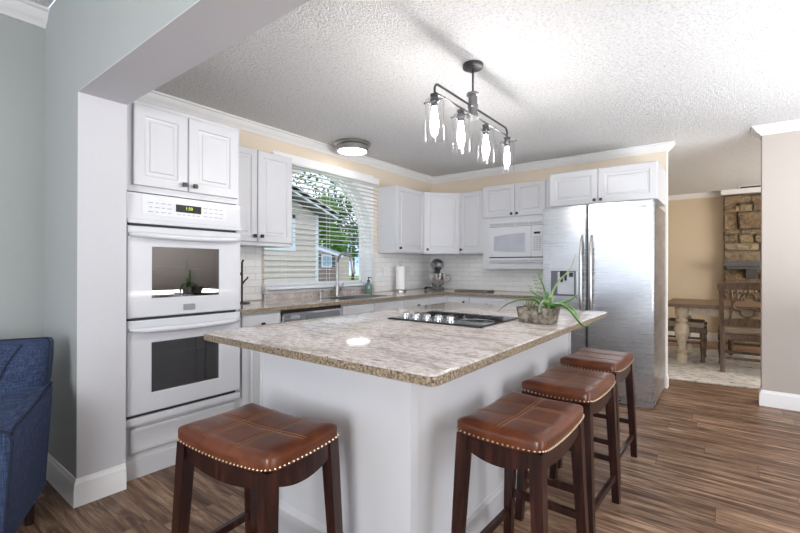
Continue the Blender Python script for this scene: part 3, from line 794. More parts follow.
# L-shaped granite worktop with sink cut-out
SK = (.17, .56, -2.27, -1.55)
b = B(); z0, z1 = CT, .910
def slab(x0, x1, y0, y1): b.box(x0, x1, y0, y1, z0, z1)
slab(.0085, .647, -3.338, SK[2]); slab(.0085, SK[0], SK[2], SK[3]); slab(SK[1], .647, SK[2], SK[3]); slab(.0085, .647, SK[3], -.647); slab(.0085, 1.850, -.647, -.0085)
wt = b.done('worktop', GRAN, smooth=0); tag(wt, 'L-shaped granite worktop along window wall and back wall', 'worktop')
b = B(); e = .0015
b.box(.647, .647 + e, -3.338, -.647, z0, z1 - .002); b.box(.647, 1.850, -.647 - e, -.647, z0, z1 - .002); b.done('front_edge', GEDGE, wt, smooth=0)
struct(bx('trim_12', GRAN, .0085, .03, -2.735, -1.25, z1 + .0005, .958))
sk = thing('sink', 'stainless undermount sink below the window', 'sink', ((SK[0] + SK[1]) / 2, (SK[2] + SK[3]) / 2, .70))
hx, hy = (SK[1] - SK[0]) / 2 - .001, (SK[3] - SK[2]) / 2 - .001
b = B(); b.box(-hx, -hx + .004, -hy, hy, 0, .205); b.box(hx - .004, hx, -hy, hy, 0, .205); b.box(-hx, hx, -hy, -hy + .004, 0, .205); b.box(-hx, hx, hy - .004, hy, 0, .205); b.box(-hx, hx, -hy, hy, 0, .004); b.done('basin', SINKM, sk, smooth=0)
B().lathe([(.001, .005), (.04, .005), (.045, .008)], seg=16).done('drain', CHROME, sk)
# faucet
fa = thing('faucet', 'brushed nickel gooseneck faucet behind the kitchen sink', 'faucet', (.122, -1.936, .9105))
B().lathe([(.030, 0), (.030, .006), (.024, .012), (.022, .09), (.020, .10)], seg=20).done('base', NICK, fa)
b = B(); pts = [(0, 0, .095), (0, 0, .33)] + [(.105 - .105 * cos(a), 0, .33 + .105 * sin(a)) for a in [pi * k / 12 for k in range(1, 13)]] + [(.214, 0, .305)]
b.tube(pts, .0145, 12); b.done('spout', NICK, fa)
b = B(); b.tube([(.213, 0, .31), (.222, 0, .27), (.234, 0, .235)], [.016, .019, .021], 12); b.tube([(.2345, 0, .234), (.236, 0, .228)], [.019, .017], 12); b.done('spray_head', NICK, fa)
b = B(); b.tube([(0, .018, .055), (0, .055, .060)], .012, 10); b.tube([(0, .055, .058), (.012, .068, .10), (.018, .075, .135)], [.008, .007, .006], 8); b.done('lever', NICK, fa)
ds = thing('soap_dispenser', 'small nickel deck dispenser left of the gooseneck faucet', 'dispenser', (.12, -2.155, .9105))
B().lathe([(.02, 0), (.02, .012), (.012, .018), (.012, .048), (.016, .052), (.016, .064), (.001, .066)], seg=16).done('body', NICK, ds)
B().tube([(0, 0, .058), (.03, 0, .062), (.05, 0, .052)], .006, 8).done('nozzle', NICK, ds)
so = thing('soap_bottle', 'green glass soap bottle on worktop right of faucet', 'bottle', (.135, -1.465, .9105))
B().lathe([(.038, 0), (.042, .006), (.042, .085), (.036, .105), (.018, .122), (.015, .132)], seg=20).done('bottle', SOAP, so)
b = B(); b.lathe([(.017, .130), (.017, .150), (.006, .152), (.006, .172), (.012, .173), (.012, .183), (.001, .184)], seg=14); b.tube([(0, 0, .178), (.03, .0, .178), (.04, 0, .170)], .005, 8); b.done('pump', BLACKM, so)
# paper towel
pt = thing('paper_towel_stand', 'white paper towel roll on chrome stand under corner cabinets', 'paper towel', (.135, -.885, .910))
B().lathe([(.076, 0), (.076, .012), (.066, .020), (.01, .022)], seg=28).done('base', NICK, pt)
b = B(); b.tube([(0, 0, .02), (0, 0, .322)], .006, 8); b.tube([(.0 + .016 * cos(a) * .6, .016 * cos(a) * .8, .338 + .016 * sin(a)) for a in [2 * pi * k / 14 for k in range(14)]], .004, 6, closed=True); b.done('rod', NICK, pt)
B().lathe([(.02, .025), (.056, .025), (.057, .03), (.057, .298), (.056, .303), (.02, .303)], seg=32).done('paper_roll', PAPER, pt)
# stand mixer (faces the camera side, turned about its base)
mi = thing('stand_mixer', 'chrome stand mixer with steel bowl in the worktop corner', 'mixer', (.265, -.265, .9105), radians(38)); mi.scale = (1.1, 1.1, 1.1)
b = B(); b.box(-.085, .085, -.16, .13, 0, .035, bev=.016, seg=3); b.done('base', MIRR, mi)
b = B(); b.hexa([(-.05, .03, .033), (.05, .03, .033), (.05, .12, .033), (-.05, .12, .033)], [(-.042, .04, .245), (.042, .04, .245), (.042, .11, .245), (-.042, .11, .245)]); b.done('column', MIRR, mi, smooth=0)
b = B()
rings = []
for i in range(15):
    u = i / 14; y = .135 - .31 * u; rad = .080 * (sin(pi * min(.97, max(.03, u))) ** .38)
    rings.append(b.ring([(rad * cos(a), y, .295 + rad * .92 * sin(a)) for a in [2 * pi * k / 20 for k in range(20)]]))
for a, c in zip(rings, rings[1:]): b.bridge(a, c)
b.cap(rings[0], True); b.cap(rings[-1]); b.done('motor_head', MIRR, mi)
b = B(); b.tube([(0, -.172, .295), (0, -.186, .295)], [.022, .018], 16); b.done('attachment_cap', CHROME, mi)
b = B(); b.lathe([(.024, .245), (.030, .215), (.012, .205), (.010, .12), (.03, .10)], c=(0, -.085, 0), seg=16); b.done('beater_shaft', BLACKM, mi)
b = B(); b.lathe([(.05, .038), (.052, .05), (.082, .085), (.098, .14), (.103, .195), (.106, .197), (.100, .193), (.094, .14), (.078, .09), (.04, .06)], c=(0, -.085, 0), seg=28); bw = b.done('mixing_bowl', CHROME, mi)
b = B(); b.tube([(.098, -.085, .175), (.142, -.09, .17), (.150, -.09, .13), (.130, -.09, .095), (.090, -.085, .09)], .006, 8); b.done('bowl_handle', CHROME, bw)
b = B(); b.tube([(-.06, .02, .02), (-.12, -.02, .03), (-.155, -.05, .012), (-.14, -.075, .01)], .006, 6); b.sphere((-.14, -.08, .021), .018, 10); b.done('power_cord', BLACKM, mi)
# cutting boards
cb = thing('cutting_board', 'flat dark slate board lying on the back worktop', 'board', (.87, -.36, .911), radians(6))
B().box(-.22, .20, -.13, .13, 0, .014, bev=.004).done('board', SLATE, cb)
B().box(-.23, -.218, -.05, .05, .003, .018, bev=.003).done('handle', SLATE, cb)
B().box(.198, .214, -.05, .05, .003, .024, bev=.003).done('handle', SLATE, cb)
# black wire hook stand half hidden behind the oven tower
hs = thing('utensil_stand', 'black wire stand with hooks beside the oven tower', 'utensil stand', (.20, -3.06, .910))
b = B(); b.lathe([(.06, 0), (.06, .008), (.01, .010)], seg=20); b.done('base', BLACKM, hs)
b = B(); b.tube([(0, 0, .008), (0, 0, .33), (0, .012, .35)], .008, 8); b.done('post', BLACKM, hs)
for z, s in ((.20, 1), (.27, -1)):
    B().tube([(0, 0, z - .05), (.0, .022 * s, z - .02), (0, .046 * s, z), (0, .052 * s, z + .012)], .007, 8).done('hook', BLACKM, hs)
# wall plates
def plate(label, x, y, z, w=.075, h=.118, rz=HALF, n=1, cat='wall plate'):
    t = thing('wall_switch', label, cat, (x, y, z), rz)
    B().box(-w / 2, w / 2, -.006, 0, -h / 2, h / 2, bev=.003).done('plate', PLASTW, t)
    for k in range(n):
        cx = (k - (n - 1) / 2) * .046; B().box(cx - .016, cx + .016, -.010, -.005, -.033, .033, bev=.002).done('rocker', PLASTW, t)
plate('white double switch plate on tile left of paper towel', .0085, -1.02, 1.150, w=.118, n=2)
plate('white outlet plate on tile right of paper towel', .0085, -.48, 1.150)
plate('white outlet on the tan dining room wall', 2.80, 3.698, .42, rz=0)

# ------------------------------------------------------------------ blinds on the window
bl = thing('window_blind', 'white horizontal slat blind with valance over arched window', 'blind', (.058, 0, 0))
b = B(); b.box(-.056, .030, -2.69, -1.225, 2.158, 2.226, bev=.008, seg=2); b.done('valance', BLIND, bl)
b = B(); n = 26
for k in range(n):
    z = 2.135 - k * .0435
    y0 = -2.762 if z < 1.355 else -2.636
    if z < 1.40 and z > 1.355: continue
    b.hexa([(-.022, y0, z - .0015), (.022, y0, z), (.022, -1.232, z), (-.022, -1.232, z - .0015)], [(-.022, y0, z + .002), (.022, y0, z + .0035), (.022, -1.232, z + .0035), (-.022, -1.232, z + .002)])
b.done('slats', BLIND, bl, smooth=0)
bx('bottom_rail', BLIND, -.024, .024, -2.762, -1.232, 1.004, 1.022, parent=bl, bev=.004)
for y in (-2.55, -2.0, -1.45):
    b = B()
    for x in (-.023, .023): b.box(x - .0008, x + .0008, y - .0012, y + .0012, 1.02, 2.16)
    b.done('ladder_cord', BLIND, bl, smooth=0)

# ------------------------------------------------------------------ island
isl = thing('kitchen_island', 'white panelled kitchen island carrying the granite top', 'island', (1.95, -2.83, 0))
IX0, IX1, IY0, IY1 = -.45, .45, -.955, .93
b = B(); b.box(IX0 + .02, IX1, IY0, IY1, .002, .878); b.done('body', ISL, isl, smooth=0)
for q in ((IX1 - .045, IX1 + .006, IY0 - .006, IY0 + .045), (IX1 - .03, IX1 + .012, IY1, IY1 + .018), (IX0 + .02, IX0 + .032, IY0 - .006, IY0 + .012)): bx('corner_trim', ISL, *q, .14, .878, parent=isl)
B().sweep([(IX0 + .02, IY0), (IX1, IY0), (IX1, IY1)], [(-o, z + .002) for o, z in BP]).done('base_moulding', ISL, isl, smooth=25)
for k in range(3):                                             # doors on the working side (towards the sink)
    y0 = IY0 + .05 + k * .60
    d_ = door_mesh(0, .58, .12, .86, 0, fr=.055).done('door', ISL, isl, smooth=30); d_.location = (IX0 + .0195, y0 + .58, 0); d_.rotation_euler = (0, 0, -HALF); knob_at(d_, .54, -.02, .78)
bx('plinth', ISL, IX0 + .07, IX0 + .09, IY0 + .02, IY1, .002, .10, parent=isl)
TX0, TX1, TY0_, TY1_ = 1.431, 2.658, -4.033, -1.907
def rrect(x0, x1, y0, y1, r, n=5):
    p = []
    for cx, cy, a0 in ((x1 - r, y0 + r, -HALF), (x1 - r, y1 - r, 0), (x0 + r, y1 - r, HALF), (x0 + r, y0 + r, pi)):
        for k in range(n + 1): a = a0 + HALF * k / n; p.append((cx + r * cos(a), cy + r * sin(a)))
    return p
b = B(); LV = [(.004, .880), (0, .884), (0, .909), (.003, .9125), (.006, .914)]
R = [b.ring([(x, y, z) for x, y in rrect(TX0 + d, TX1 - d, TY0_ + d, TY1_ - d, .03)]) for d, z in LV]
for a, c in zip(R, R[1:]): b.bridge(a, c)
b.cap(R[0], True); b.cap(R[-1])
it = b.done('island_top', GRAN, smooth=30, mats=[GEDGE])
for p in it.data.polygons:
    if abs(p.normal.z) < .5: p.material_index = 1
tag(it, 'large granite slab forming the island countertop', 'countertop')
# cooktop
ck = thing('cooktop', 'black glass electric cooktop set in the island top', 'cooktop', (2.066, -2.909, .914))
CKX, CKY = .286, .235
B().box(-CKX, CKX, -CKY, CKY, .0005, .010, bev=.003).done('glass_top', BLACK, ck)
b = B(); b.box(-CKX - .003, CKX + .003, -CKY - .003, -CKY + .003, .0005, .008); b.done('edge_trim', BLACKM, ck, smooth=0)
B().box(-CKX + .08, CKX - .02, .02, .075, .0105, .028, bev=.006).done('downdraft_vent', BLACK, ck)
b = B()
for k in range(16): x = -CKX + .10 + k * .0245; b.box(x, x + .012, .03, .066, .0275, .0295)
b.done('vent_slots', BLACKM, ck, smooth=0)
for x, y, r in ((-.15, .14, .075), (.13, .15, .085), (-.05, -.04, .06), (.18, -.08, .09)):
    b = B(); b.tube([(x + r * cos(a), y + r * sin(a), .0104) for a in [2 * pi * k / 36 for k in range(36)]], .0012, 4, closed=True); b.done('burner_ring', GREYP, ck)
for k in range(5):
    x = -.205 + k * .072
    b = B(); b.lathe([(.024, .0105), (.024, .014), (.020, .016), (.019, .034), (.017, .037), (.001, .0375)], c=(x, -CKY + .055, 0), seg=18); b.box(x - .004, x + .004, -CKY + .034, -CKY + .076, .036, .043); b.done('knob', CHROME, ck)

# ------------------------------------------------------------------ saddle stools
def make_stool(label):
    t = thing('saddle_stool', label, 'stool', group='leather saddle stools around the island')
    L, D_ = .228, .158
    def edge(u, v):                                            # superellipse footprint
        k = (abs(u) ** 14 + abs(v) ** 14) ** (1 / 14) if (u or v) else 0
        m = max(abs(u), abs(v)); s = m / k if k else 1
        return u * s, v * s
    def sad(u, v): return .016 * u * u + .008 * v * v
    N, M_ = 30, 22
    def groove(u, v):
        g = 0
        for c in (-.34, .34): g += math.exp(-((u - c) / .022) ** 2)
        g += math.exp(-(v / .03) ** 2)
        return min(g, 1) * .0022 * (1 - max(abs(u), abs(v)) ** 8)
    b = B(); G = []
    for i in range(N + 1):
        row = []
        for j in range(M_ + 1):
            u, v = -1 + 2 * i / N, -1 + 2 * j / M_; uu, vv = edge(u, v); m = max(abs(u), abs(v))
            z = .633 + sad(u, v) + .011 * (1 - u ** 4) * (1 - v ** 4) - .010 * max(0, (m - .86) / .14) ** 2 - groove(u, v)
            row.append(b.bm.verts.new((uu * (L - .006 * max(0, (m - .86) / .14) * 0), vv * D_, z)))
        G.append(row)
    for i in range(N):
        for j in range(M_): b.bm.faces.new((G[i][j], G[i + 1][j], G[i + 1][j + 1], G[i][j + 1]))
    rim = [(i, 0) for i in range(N)] + [(N, j) for j in range(M_)] + [(N - i, M_) for i in range(N)] + [(0, M_ - j) for j in range(M_)]
    prev = [G[i][j] for i, j in rim]
    for off, dz in ((.004, .616), (.004, .585), (-.004, .578)):
        nx = []
        for i, j in rim:
            u, v = -1 + 2 * i / N, -1 + 2 * j / M_; uu, vv = edge(u, v)
            nx.append(b.bm.verts.new((uu * (L + off), vv * (D_ + off), dz + sad(u, v))))
        b.bridge(prev, nx); prev = nx
    b.cap(prev); cu = b.done('seat_cushion', LEATHER, t, smooth=50)
    # stitching
    b = B()
    def zt(u, v): return .6338 + sad(u, v) + .011 * (1 - u ** 4) * (1 - v ** 4)
    for v in (-.045, .045): b.tube([(-.95 * L + 1.9 * L * k / 40, v * D_, zt(-.95 + 1.9 * k / 40, v) - .0008) for k in range(41)], .0009, 4)
    for u in (-.375, -.305, .305, .375): b.tube([(u * L, -.95 * D_ + 1.9 * D_ * k / 30, zt(u, -.95 + 1.9 * k / 30) - .0008) for k in range(31)], .0009, 4)
    b.done('stitching', STITCH, cu)
    b = B(); per = []
    def addnails(p0, p1, n):
        for k in range(n): per.append((p0[0] + (p1[0] - p0[0]) * (k + .5) / n, p0[1] + (p1[1] - p0[1]) * (k + .5) / n))
    addnails((-1, -1), (1, -1), 27); addnails((1, -1), (1, 1), 18); addnails((1, 1), (-1, 1), 27); addnails((-1, 1), (-1, -1), 18)
    for u, v in per:
        uu, vv = edge(u, v); b.sphere((uu * (L + .0045), vv * (D_ + .0045), .5885 + sad(u, v)), .0042, 6)
    b.done('nailhead_trim', GOLD, cu)
    # aprons with arched lower edge
    def apron(x_axis, s):
        b = B(); n = 14; A = []
        half = (L if x_axis else D_) - .03; o = ((D_ if x_axis else L) - .016) * s
        for k in range(n + 1):
            w = -1 + 2 * k / n; zz = (sad(w, s) if x_axis else sad(s, w)); top = .580 + zz; bot = .522 + .032 * w * w
            p = [(w * half, o - .008), (w * half, o + .008)]
            if not x_axis: p = [(q[1], q[0]) for q in p]
            A.append(b.ring([(p[0][0], p[0][1], bot), (p[1][0], p[1][1], bot), (p[1][0], p[1][1], top), (p[0][0], p[0][1], top)]))
        for a, c in zip(A, A[1:]): b.bridge(a, c)
        b.cap(A[0], True); b.cap(A[-1]); return b.done('apron', ESPR, t, smooth=30)
    for s in (-1, 1): apron(True, s); apron(False, s)
    def legx(sx, sy, z): f = (.60 - z) / .60; return (sx * (L - .026 + .026 * f), sy * (D_ - .024 + .028 * f))
    for sx in (-1, 1):
        for sy in (-1, 1):
            b = B(); rr = []
            for z, w in ((0, .0165), (.30, .0195), (.52, .0215), (.600, .0215)):
                x, y = legx(sx, sy, z); rr.append(b.ring([(x - w, y - w, z), (x + w, y - w, z), (x + w, y + w, z), (x - w, y + w, z)]))
            for a, c in zip(rr, rr[1:]): b.bridge(a, c)
            b.cap(rr[0], True); b.cap(rr[-1]); b.done('leg', ESPR, t, smooth=25)
    def rail(a, c, w, h):
        a, c = Vector(a), Vector(c); d = (c - a).normalized(); n_ = Vector((-d.y, d.x, 0)) * w
        B().hexa([a - n_ - Vector((0, 0, h)), a + n_ - Vector((0, 0, h)), c + n_ - Vector((0, 0, h)), c - n_ - Vector((0, 0, h))],
                 [a - n_ + Vector((0, 0, h)), a + n_ + Vector((0, 0, h)), c + n_ + Vector((0, 0, h)), c - n_ + Vector((0, 0, h))]).done('stretcher', ESPR, t, smooth=0)
    for s in (-1, 1):
        z = .135; p, q = legx(-1, s, z), legx(1, s, z); rail((p[0] + .018, p[1], z), (q[0] - .018, q[1], z), .009, .014)
        z = .215; p, q = legx(s, -1, z), legx(s, 1, z); rail((p[0], p[1] + .018, z), (q[0], q[1] - .018, z), .009, .014)
    return t
st = make_stool('brown leather saddle stool at the near end of the island, closest to the oven')
st.location = (2.005, -4.128, 0); st.rotation_euler = (0, 0, radians(6)); st.scale = (1, 1, 1.02)
for (x, y, rz, lab) in ((2.670, -3.43, -1.5, 'brown leather saddle stool nearest the camera on the long right side of island'),
                        (2.664, -2.80, -2, 'middle brown leather saddle stool on the long side of the island'),
                        (2.646, -2.145, -2, 'brown leather saddle stool farthest along island, in front of refrigerator')):
    c = copy_tree(st); c.location = (x, y, 0); c.rotation_euler = (0, 0, HALF + radians(rz)); c['label'] = lab

# ------------------------------------------------------------------ planter with aloe
pl = thing('planter', 'weathered stone trough of aloe plants on the island top', 'plant', (2.49, -2.762, .9145), radians(-4))
b = B(); lev = [(.083, .052, 0), (.088, .058, .04), (.093, .064, .082), (.083, .053, .082), (.080, .050, .068)]
R = [b.ring([(x * sx, y * sy, z) for sx, sy in ((-1, -1), (1, -1), (1, 1), (-1, 1))]) for x, y, z in lev]
for a, c in zip(R, R[1:]): b.bridge(a, c)
b.cap(R[0], True); b.cap(R[-1]); bm_ = b.bm
trg = b.done('trough', CONC, pl, smooth=20)
B().box(-.079, .079, -.049, .049, .060, .070).done('soil', SOIL, pl)
def leaf(pts, w, mat, name='aloe_leaf', thick=.45):
    """tapered, slightly channelled leaf along a smooth curve"""
    P = [Vector(p) for p in pts]; C_ = []
    for i in range(len(P) - 1):
        p0, p1, p2, p3 = P[max(i - 1, 0)], P[i], P[i + 1], P[min(i + 2, len(P) - 1)]
        for k in range(6):
            u = k / 6; C_.append(.5 * ((2 * p1) + (p2 - p0) * u + (2 * p0 - 5 * p1 + 4 * p2 - p3) * u * u + (3 * p1 - p0 - 3 * p2 + p3) * u ** 3))
    C_.append(P[-1]); b = B(); R = []; n = len(C_)
    for i, p in enumerate(C_):
        d = (C_[min(i + 1, n - 1)] - C_[max(i - 1, 0)]).normalized(); side = d.cross(Vector((0, 0, 1)))
        if side.length < .2: side = d.cross(Vector((.6, -.8, 0)))
        side.normalize(); up = side.cross(d); u = i / (n - 1); ww = w * (1 - u ** 1.6) ** .8 + .0006
        R.append(b.ring([p + side * ww * cos(a) + up * (ww * thick * sin(a) + ww * .35 * abs(cos(a))) for a in [2 * pi * k / 8 for k in range(8)]]))
    for a, c in zip(R, R[1:]): b.bridge(a, c)
    b.cap(R[0], True); b.cap(R[-1]); return b.done(name, mat, pl, smooth=60)
leaf([(0.021, -0.012, 0.09), (-0.011, -0.024, 0.12), (-0.073, -0.038, 0.118), (-0.151, -0.044, 0.092), (-0.215, -0.048, 0.043)], 0.0119, GRNLEAF)
leaf([(0.069, 0.002, 0.102), (0.074, 0.002, 0.154), (0.102, 0.024, 0.221), (0.153, 0.038, 0.283), (0.182, 0.04, 0.36)], 0.0105, PALELEAF)
leaf([(0.044, 0.01, 0.094), (0.038, -0.0, 0.158), (0.021, -0.012, 0.225), (-0.0, -0.013, 0.267)], 0.0091, GRNLEAF)
leaf([(0.059, 0.001, 0.09), (0.114, 0.035, 0.108), (0.156, 0.058, 0.13), (0.187, 0.07, 0.156)], 0.0168, GRNLEAF)
leaf([(0.073, -0.008, 0.092), (0.127, -0.014, 0.102), (0.171, -0.011, 0.074), (0.218, -0.008, 0.018), (0.243, 0.004, 0.002), (0.277, 0.016, 0.025)], 0.0154, GRNLEAF)
leaf([(0.065, 0.012, 0.09), (0.137, 0.027, 0.094), (0.176, 0.029, 0.077), (0.194, 0.021, 0.037), (0.213, 0.022, -0.005)], 0.0105, GRNLEAF)
leaf([(0.061, -0.019, 0.077), (0.053, -0.024, 0.124), (0.061, -0.019, 0.16), (0.066, -0.018, 0.168)], 0.0182, GRNLEAF)
leaf([(0.065, -0.029, 0.108), (0.046, -0.045, 0.114), (0.036, -0.061, 0.084), (0.034, -0.065, 0.057)], 0.0126, PALELEAF)
leaf([(0.043, 0.0, 0.09), (0.02, -0.022, 0.126), (-0.012, -0.024, 0.156), (-0.039, -0.026, 0.172)], 0.0098, GRNLEAF)
leaf([(0.078, -0.008, 0.098), (0.076, -0.018, 0.14), (0.071, -0.018, 0.16)], 0.0112, PALELEAF)
rs = random.Random(4)
for k in range(13):                                            # small spiky succulent at the left end
    a = rs.uniform(0, 2 * pi); l = rs.uniform(.03, .055); o = Vector((-.045 + rs.uniform(-.015, .02), rs.uniform(-.015, .015), .066))
    leaf([o, o + Vector((cos(a) * l * .35, sin(a) * l * .35, l * .6)), o + Vector((cos(a) * l * .75, sin(a) * l * .75, l * rs.uniform(.8, 1.25)))], .0045, BROWNLF, 'succulent_leaf')
b = B()                                                        # wispy sprigs behind
for (dx, dz, ln) in ((-.035, .0, .20), (.0, .0, .235), (-.06, 0, .15)):
    pts = [(.01 + dx * u, .01, .066 + ln * u - .03 * u * u) for u in [k / 8 for k in range(9)]]
    b.tube(pts, .0011, 5)
    for p in pts[3:]:
        for s_ in (-1, 1): b.sphere((p[0] + s_ * .007, p[1], p[2] + .004), .003, 6, (1.6, .6, 1))
b.done('wispy_sprig', PALELEAF, pl)

# ------------------------------------------------------------------ lamps
pe = thing('pendant_light', 'dark metal four-bulb linear pendant with clear glass jars over island', 'lamp', (2.045, -2.60, ZC))
z = lambda w: w - ZC
b = B(); b.lathe([(.062, -.001), (.064, -.006), (.062, -.022), (.050, -.028), (.012, -.030)], c=(0, -.055, 0), seg=28); b.sphere((.028, -.09, -.029), .006, 8); b.sphere((-.028, -.025, -.029), .006, 8); b.done('canopy', DARKM, pe)
b = B(); b.tube([(0, -.055, -.028), (0, -.055, z(2.26))], .0065, 10); b.done('rod', DARKM, pe)
b = B(); b.lathe([(.006, z(2.275)), (.038, z(2.272)), (.038, z(2.260)), (.027, z(2.256)), (.027, z(2.205)), (.032, z(2.201)), (.032, z(2.186)), (.027, z(2.182)), (.027, z(2.152)), (.034, z(2.147)), (.038, z(2.126)), (.026, z(2.116)), (.001, z(2.118))], c=(0, -.055, 0), seg=22); b.done('hub', PEWT, pe)
SY = (-.485, -.20, .125, .46)
b = B(); r = .035; zt, zl = z(2.190), z(2.140)
pts = [(0, SY[0], z(2.118))] + [(0, SY[0], zt - r)] + [(0, SY[0] + r - r * cos(a), zt - r + r * sin(a)) for a in [HALF * k / 6 for k in range(1, 7)]] + [(0, SY[3] - r + r * sin(a), zt - r + r * cos(a)) for a in [HALF * k / 6 for k in range(7)]] + [(0, SY[3], z(2.118))]
b.tube(pts, .0062, 10); b.tube([(0, SY[0], zl), (0, SY[3], zl)], .0055, 10)
for y in SY[1:3]: b.tube([(0, y, zl), (0, y, z(2.118))], .006, 8)
b.done('arm_frame', DARKM, pe)
for y in SY:
    b = B(); b.lathe([(.006, z(2.130)), (.024, z(2.126)), (.024, z(2.118)), (.019, z(2.115)), (.019, z(2.104)), (.024, z(2.100)), (.024, z(2.084)), (.018, z(2.078)), (.018, z(2.060)), (.001, z(2.059))], c=(0, y, 0), seg=20)
    for s_ in (-1, 1): b.tube([(s_ * .02, y, z(2.094)), (s_ * .062, y, z(2.094))], .0028, 6); b.sphere((s_ * .064, y, z(2.094)), .006, 8)
    b.done('socket', DARKM, pe)
    b = B(); b.lathe([(.022, z(2.104)), (.045, z(2.100)), (.0515, z(2.090)), (.0515, z(1.890)), (.0525, z(1.886)), (.0500, z(1.886)), (.0495, z(1.892)), (.0495, z(2.088)), (.044, z(2.097))], c=(0, y, 0), seg=32); b.done('glass_jar', JAR, pe)
    b = B(); b.lathe([(.011, z(2.060)), (.0125, z(2.040)), (.019, z(2.000)), (.0225, z(1.970)), (.019, z(1.943)), (.010, z(1.925)), (.001, z(1.920))], c=(0, y, 0), seg=18); b.done('bulb', BULB, pe)
fl = thing('ceiling_light', 'round flush ceiling light with nickel rim near the window wall', 'lamp', (.30, -1.90, ZC))
b = B(); b.lathe([(.155, -.001), (.180, -.004), (.182, -.022), (.176, -.030), (.158, -.034), (.150, -.036)], seg=40); b.done('rim', NICK, fl)
b = B(); b.lathe([(.150, -.034), (.158, -.038), (.158, -.082), (.150, -.086), (.140, -.084)], seg=40); b.done('drum', NICK, fl)
b = B(); b.lathe([(.144, -.080), (.143, -.088), (.10, -.094), (.001, -.096)], seg=40); b.done('diffuser', DIFF, fl)

# ------------------------------------------------------------------ armchair in the living room corner
ac = thing('armchair', 'navy blue fabric armchair in front of the grey stub wall', 'armchair', (.675, -4.835, 0), radians(64.3))
# local frame: front faces -Y, +X is the sitter's left (towards the stub wall)
def pillow(b, x0, x1, y0, y1, z0, z1, bev): b.box(x0, x1, y0, y1, z0, z1, bev=bev, seg=4); return b
HW = .40
b = B(); b.box(-HW + .12, HW - .12, -.32, .10, .16, .34, bev=.02); b.done('seat_base', NAVY, ac)
b = B(); b.box(-HW + .125, HW - .125, -.36, .03, .335, .47, bev=.045, seg=4); b.done('seat_cushion', NAVY, ac)
def arm(s):
    b = B(); R = []
    for y, ztop, wx in ((-.345, .595, .0), (-.30, .612, .0), (-.1, .622, 0), (.05, .640, 0), (.20, .660, 0)):
        x0, x1 = HW - .125, HW; t_ = .03
        pts = [(x0, .14), (x1 - .015, .14), (x1, .40), (x1 + .012, ztop - .05), (x1 + .004, ztop - .012), (x1 - .03, ztop + .004), (x0 + .03, ztop + .004), (x0 - .004, ztop - .012), (x0 - .004, ztop - .05)]
        R.append(b.ring([(px * s, y, pz) for px, pz in pts]))
    for a, c in zip(R, R[1:]): b.bridge(a, c)
    b.cap(R[0], True); b.cap(R[-1]); o = b.done('arm', NAVY, ac, smooth=50)
    b = B(); x0, x1 = HW - .125, HW; zt_ = .595
    b.tube([((x1 - .012) * s, -.349, .15), ((x1 + .003) * s, -.349, .40), ((x1 + .013) * s, -.349, zt_ - .05), ((x1 + .004) * s, -.349, zt_ - .010), ((x1 - .03) * s, -.349, zt_ + .005), ((x0 + .03) * s, -.349, zt_ + .005), ((x0 - .004) * s, -.349, zt_ - .012), (x0 * s, -.349, .15)], .005, 6)
    b.tube([((HW + .010) * s, y, zz) for y, zz in ((-.345, .572), (-.3, .59), (-.1, .60), (.05, .618), (.20, .638))], .004, 6); b.done('piping', NAVYD, o)
arm(1); arm(-1)
b = B(); R = []
for zz, y0, y1, hw in ((.20, .04, .20, HW - .13), (.45, .05, .215, HW - .128), (.60, .062, .23, HW - .02), (.66, .07, .24, HW - .002), (.77, .095, .26, HW + .002), (.838, .12, .265, HW + .002), (.855, .145, .255, HW - .006)):
    R.append(b.ring([(x, y, zz) for x, y in ((-hw, y0 + .06), (-hw + .09, y0), (hw - .09, y0), (hw, y0 + .06), (hw + .004, y1 - .02), (hw - .02, y1), (-hw + .02, y1), (-hw - .004, y1 - .02))]))
for a, c in zip(R, R[1:]): b.bridge(a, c)
b.cap(R[0], True); b.cap(R[-1]); bk = b.done('backrest', NAVY, ac, smooth=60)
b = B()
for s in (-1, 1): b.tube([(s * (HW - .21), .046, .47), (s * (HW - .175), .058, .62), (s * (HW - .13), .088, .76), (s * (HW - .085), .122, .842)], .0045, 6); b.tube([(s * (HW + .003), .13, .66), (s * (HW + .005), .155, .77), (s * (HW + .004), .18, .838), (s * (HW - .01), .20, .856)], .004, 6)
b.tube([(-HW + .01, .20, .857), (HW - .01, .20, .857)], .004, 6); b.done('piping', NAVYD, bk)
for sx in (-1, 1):
    for y in (-.28, .14): b = B(); b.tube([(sx * (HW - .06), y, 0), (sx * (HW - .06), y, .15)], [.018, .026], 10); b.done('leg', ESPR, ac)

# ------------------------------------------------------------------ dining room
rg = B()
v0 = [(2.40, .405), (4.9, .66), (4.7, 2.90), (2.2, 2.66)]
rg.hexa([(x, y, .001) for x, y in v0], [(x, y, .011) for x, y in v0]); tag(rg.done('area_rug', RUG, smooth=0), 'pale rug with black flecks under the dining table', 'rug')
dt = thing('dining_table', 'wooden dining table with turned cream legs beyond the opening', 'table', (3.75, 1.90, .011))
B().box(-1.10, 1.10, -.56, .56, .705, .745, bev=.008).done('tabletop', OAK, dt)
b = B(); b.box(-.90, .90, -.44, -.41, .60, .704); b.box(-.90, .90, .41, .44, .60, .704); b.box(-.93, -.90, -.41, .41, .60, .704); b.box(.90, .93, -.41, .41, .60, .704); b.done('apron', CREAMW, dt, smooth=0)
LEG = [(.055, 0), (.060, .02), (.060, .10), (.045, .115), (.060, .13), (.062, .15), (.038, .175), (.042, .23), (.070, .33), (.086, .41), (.078, .47), (.050, .505), (.070, .525), (.070, .54), (.055, .555), (.062, .575), (.075, .60), (.075, .7)]
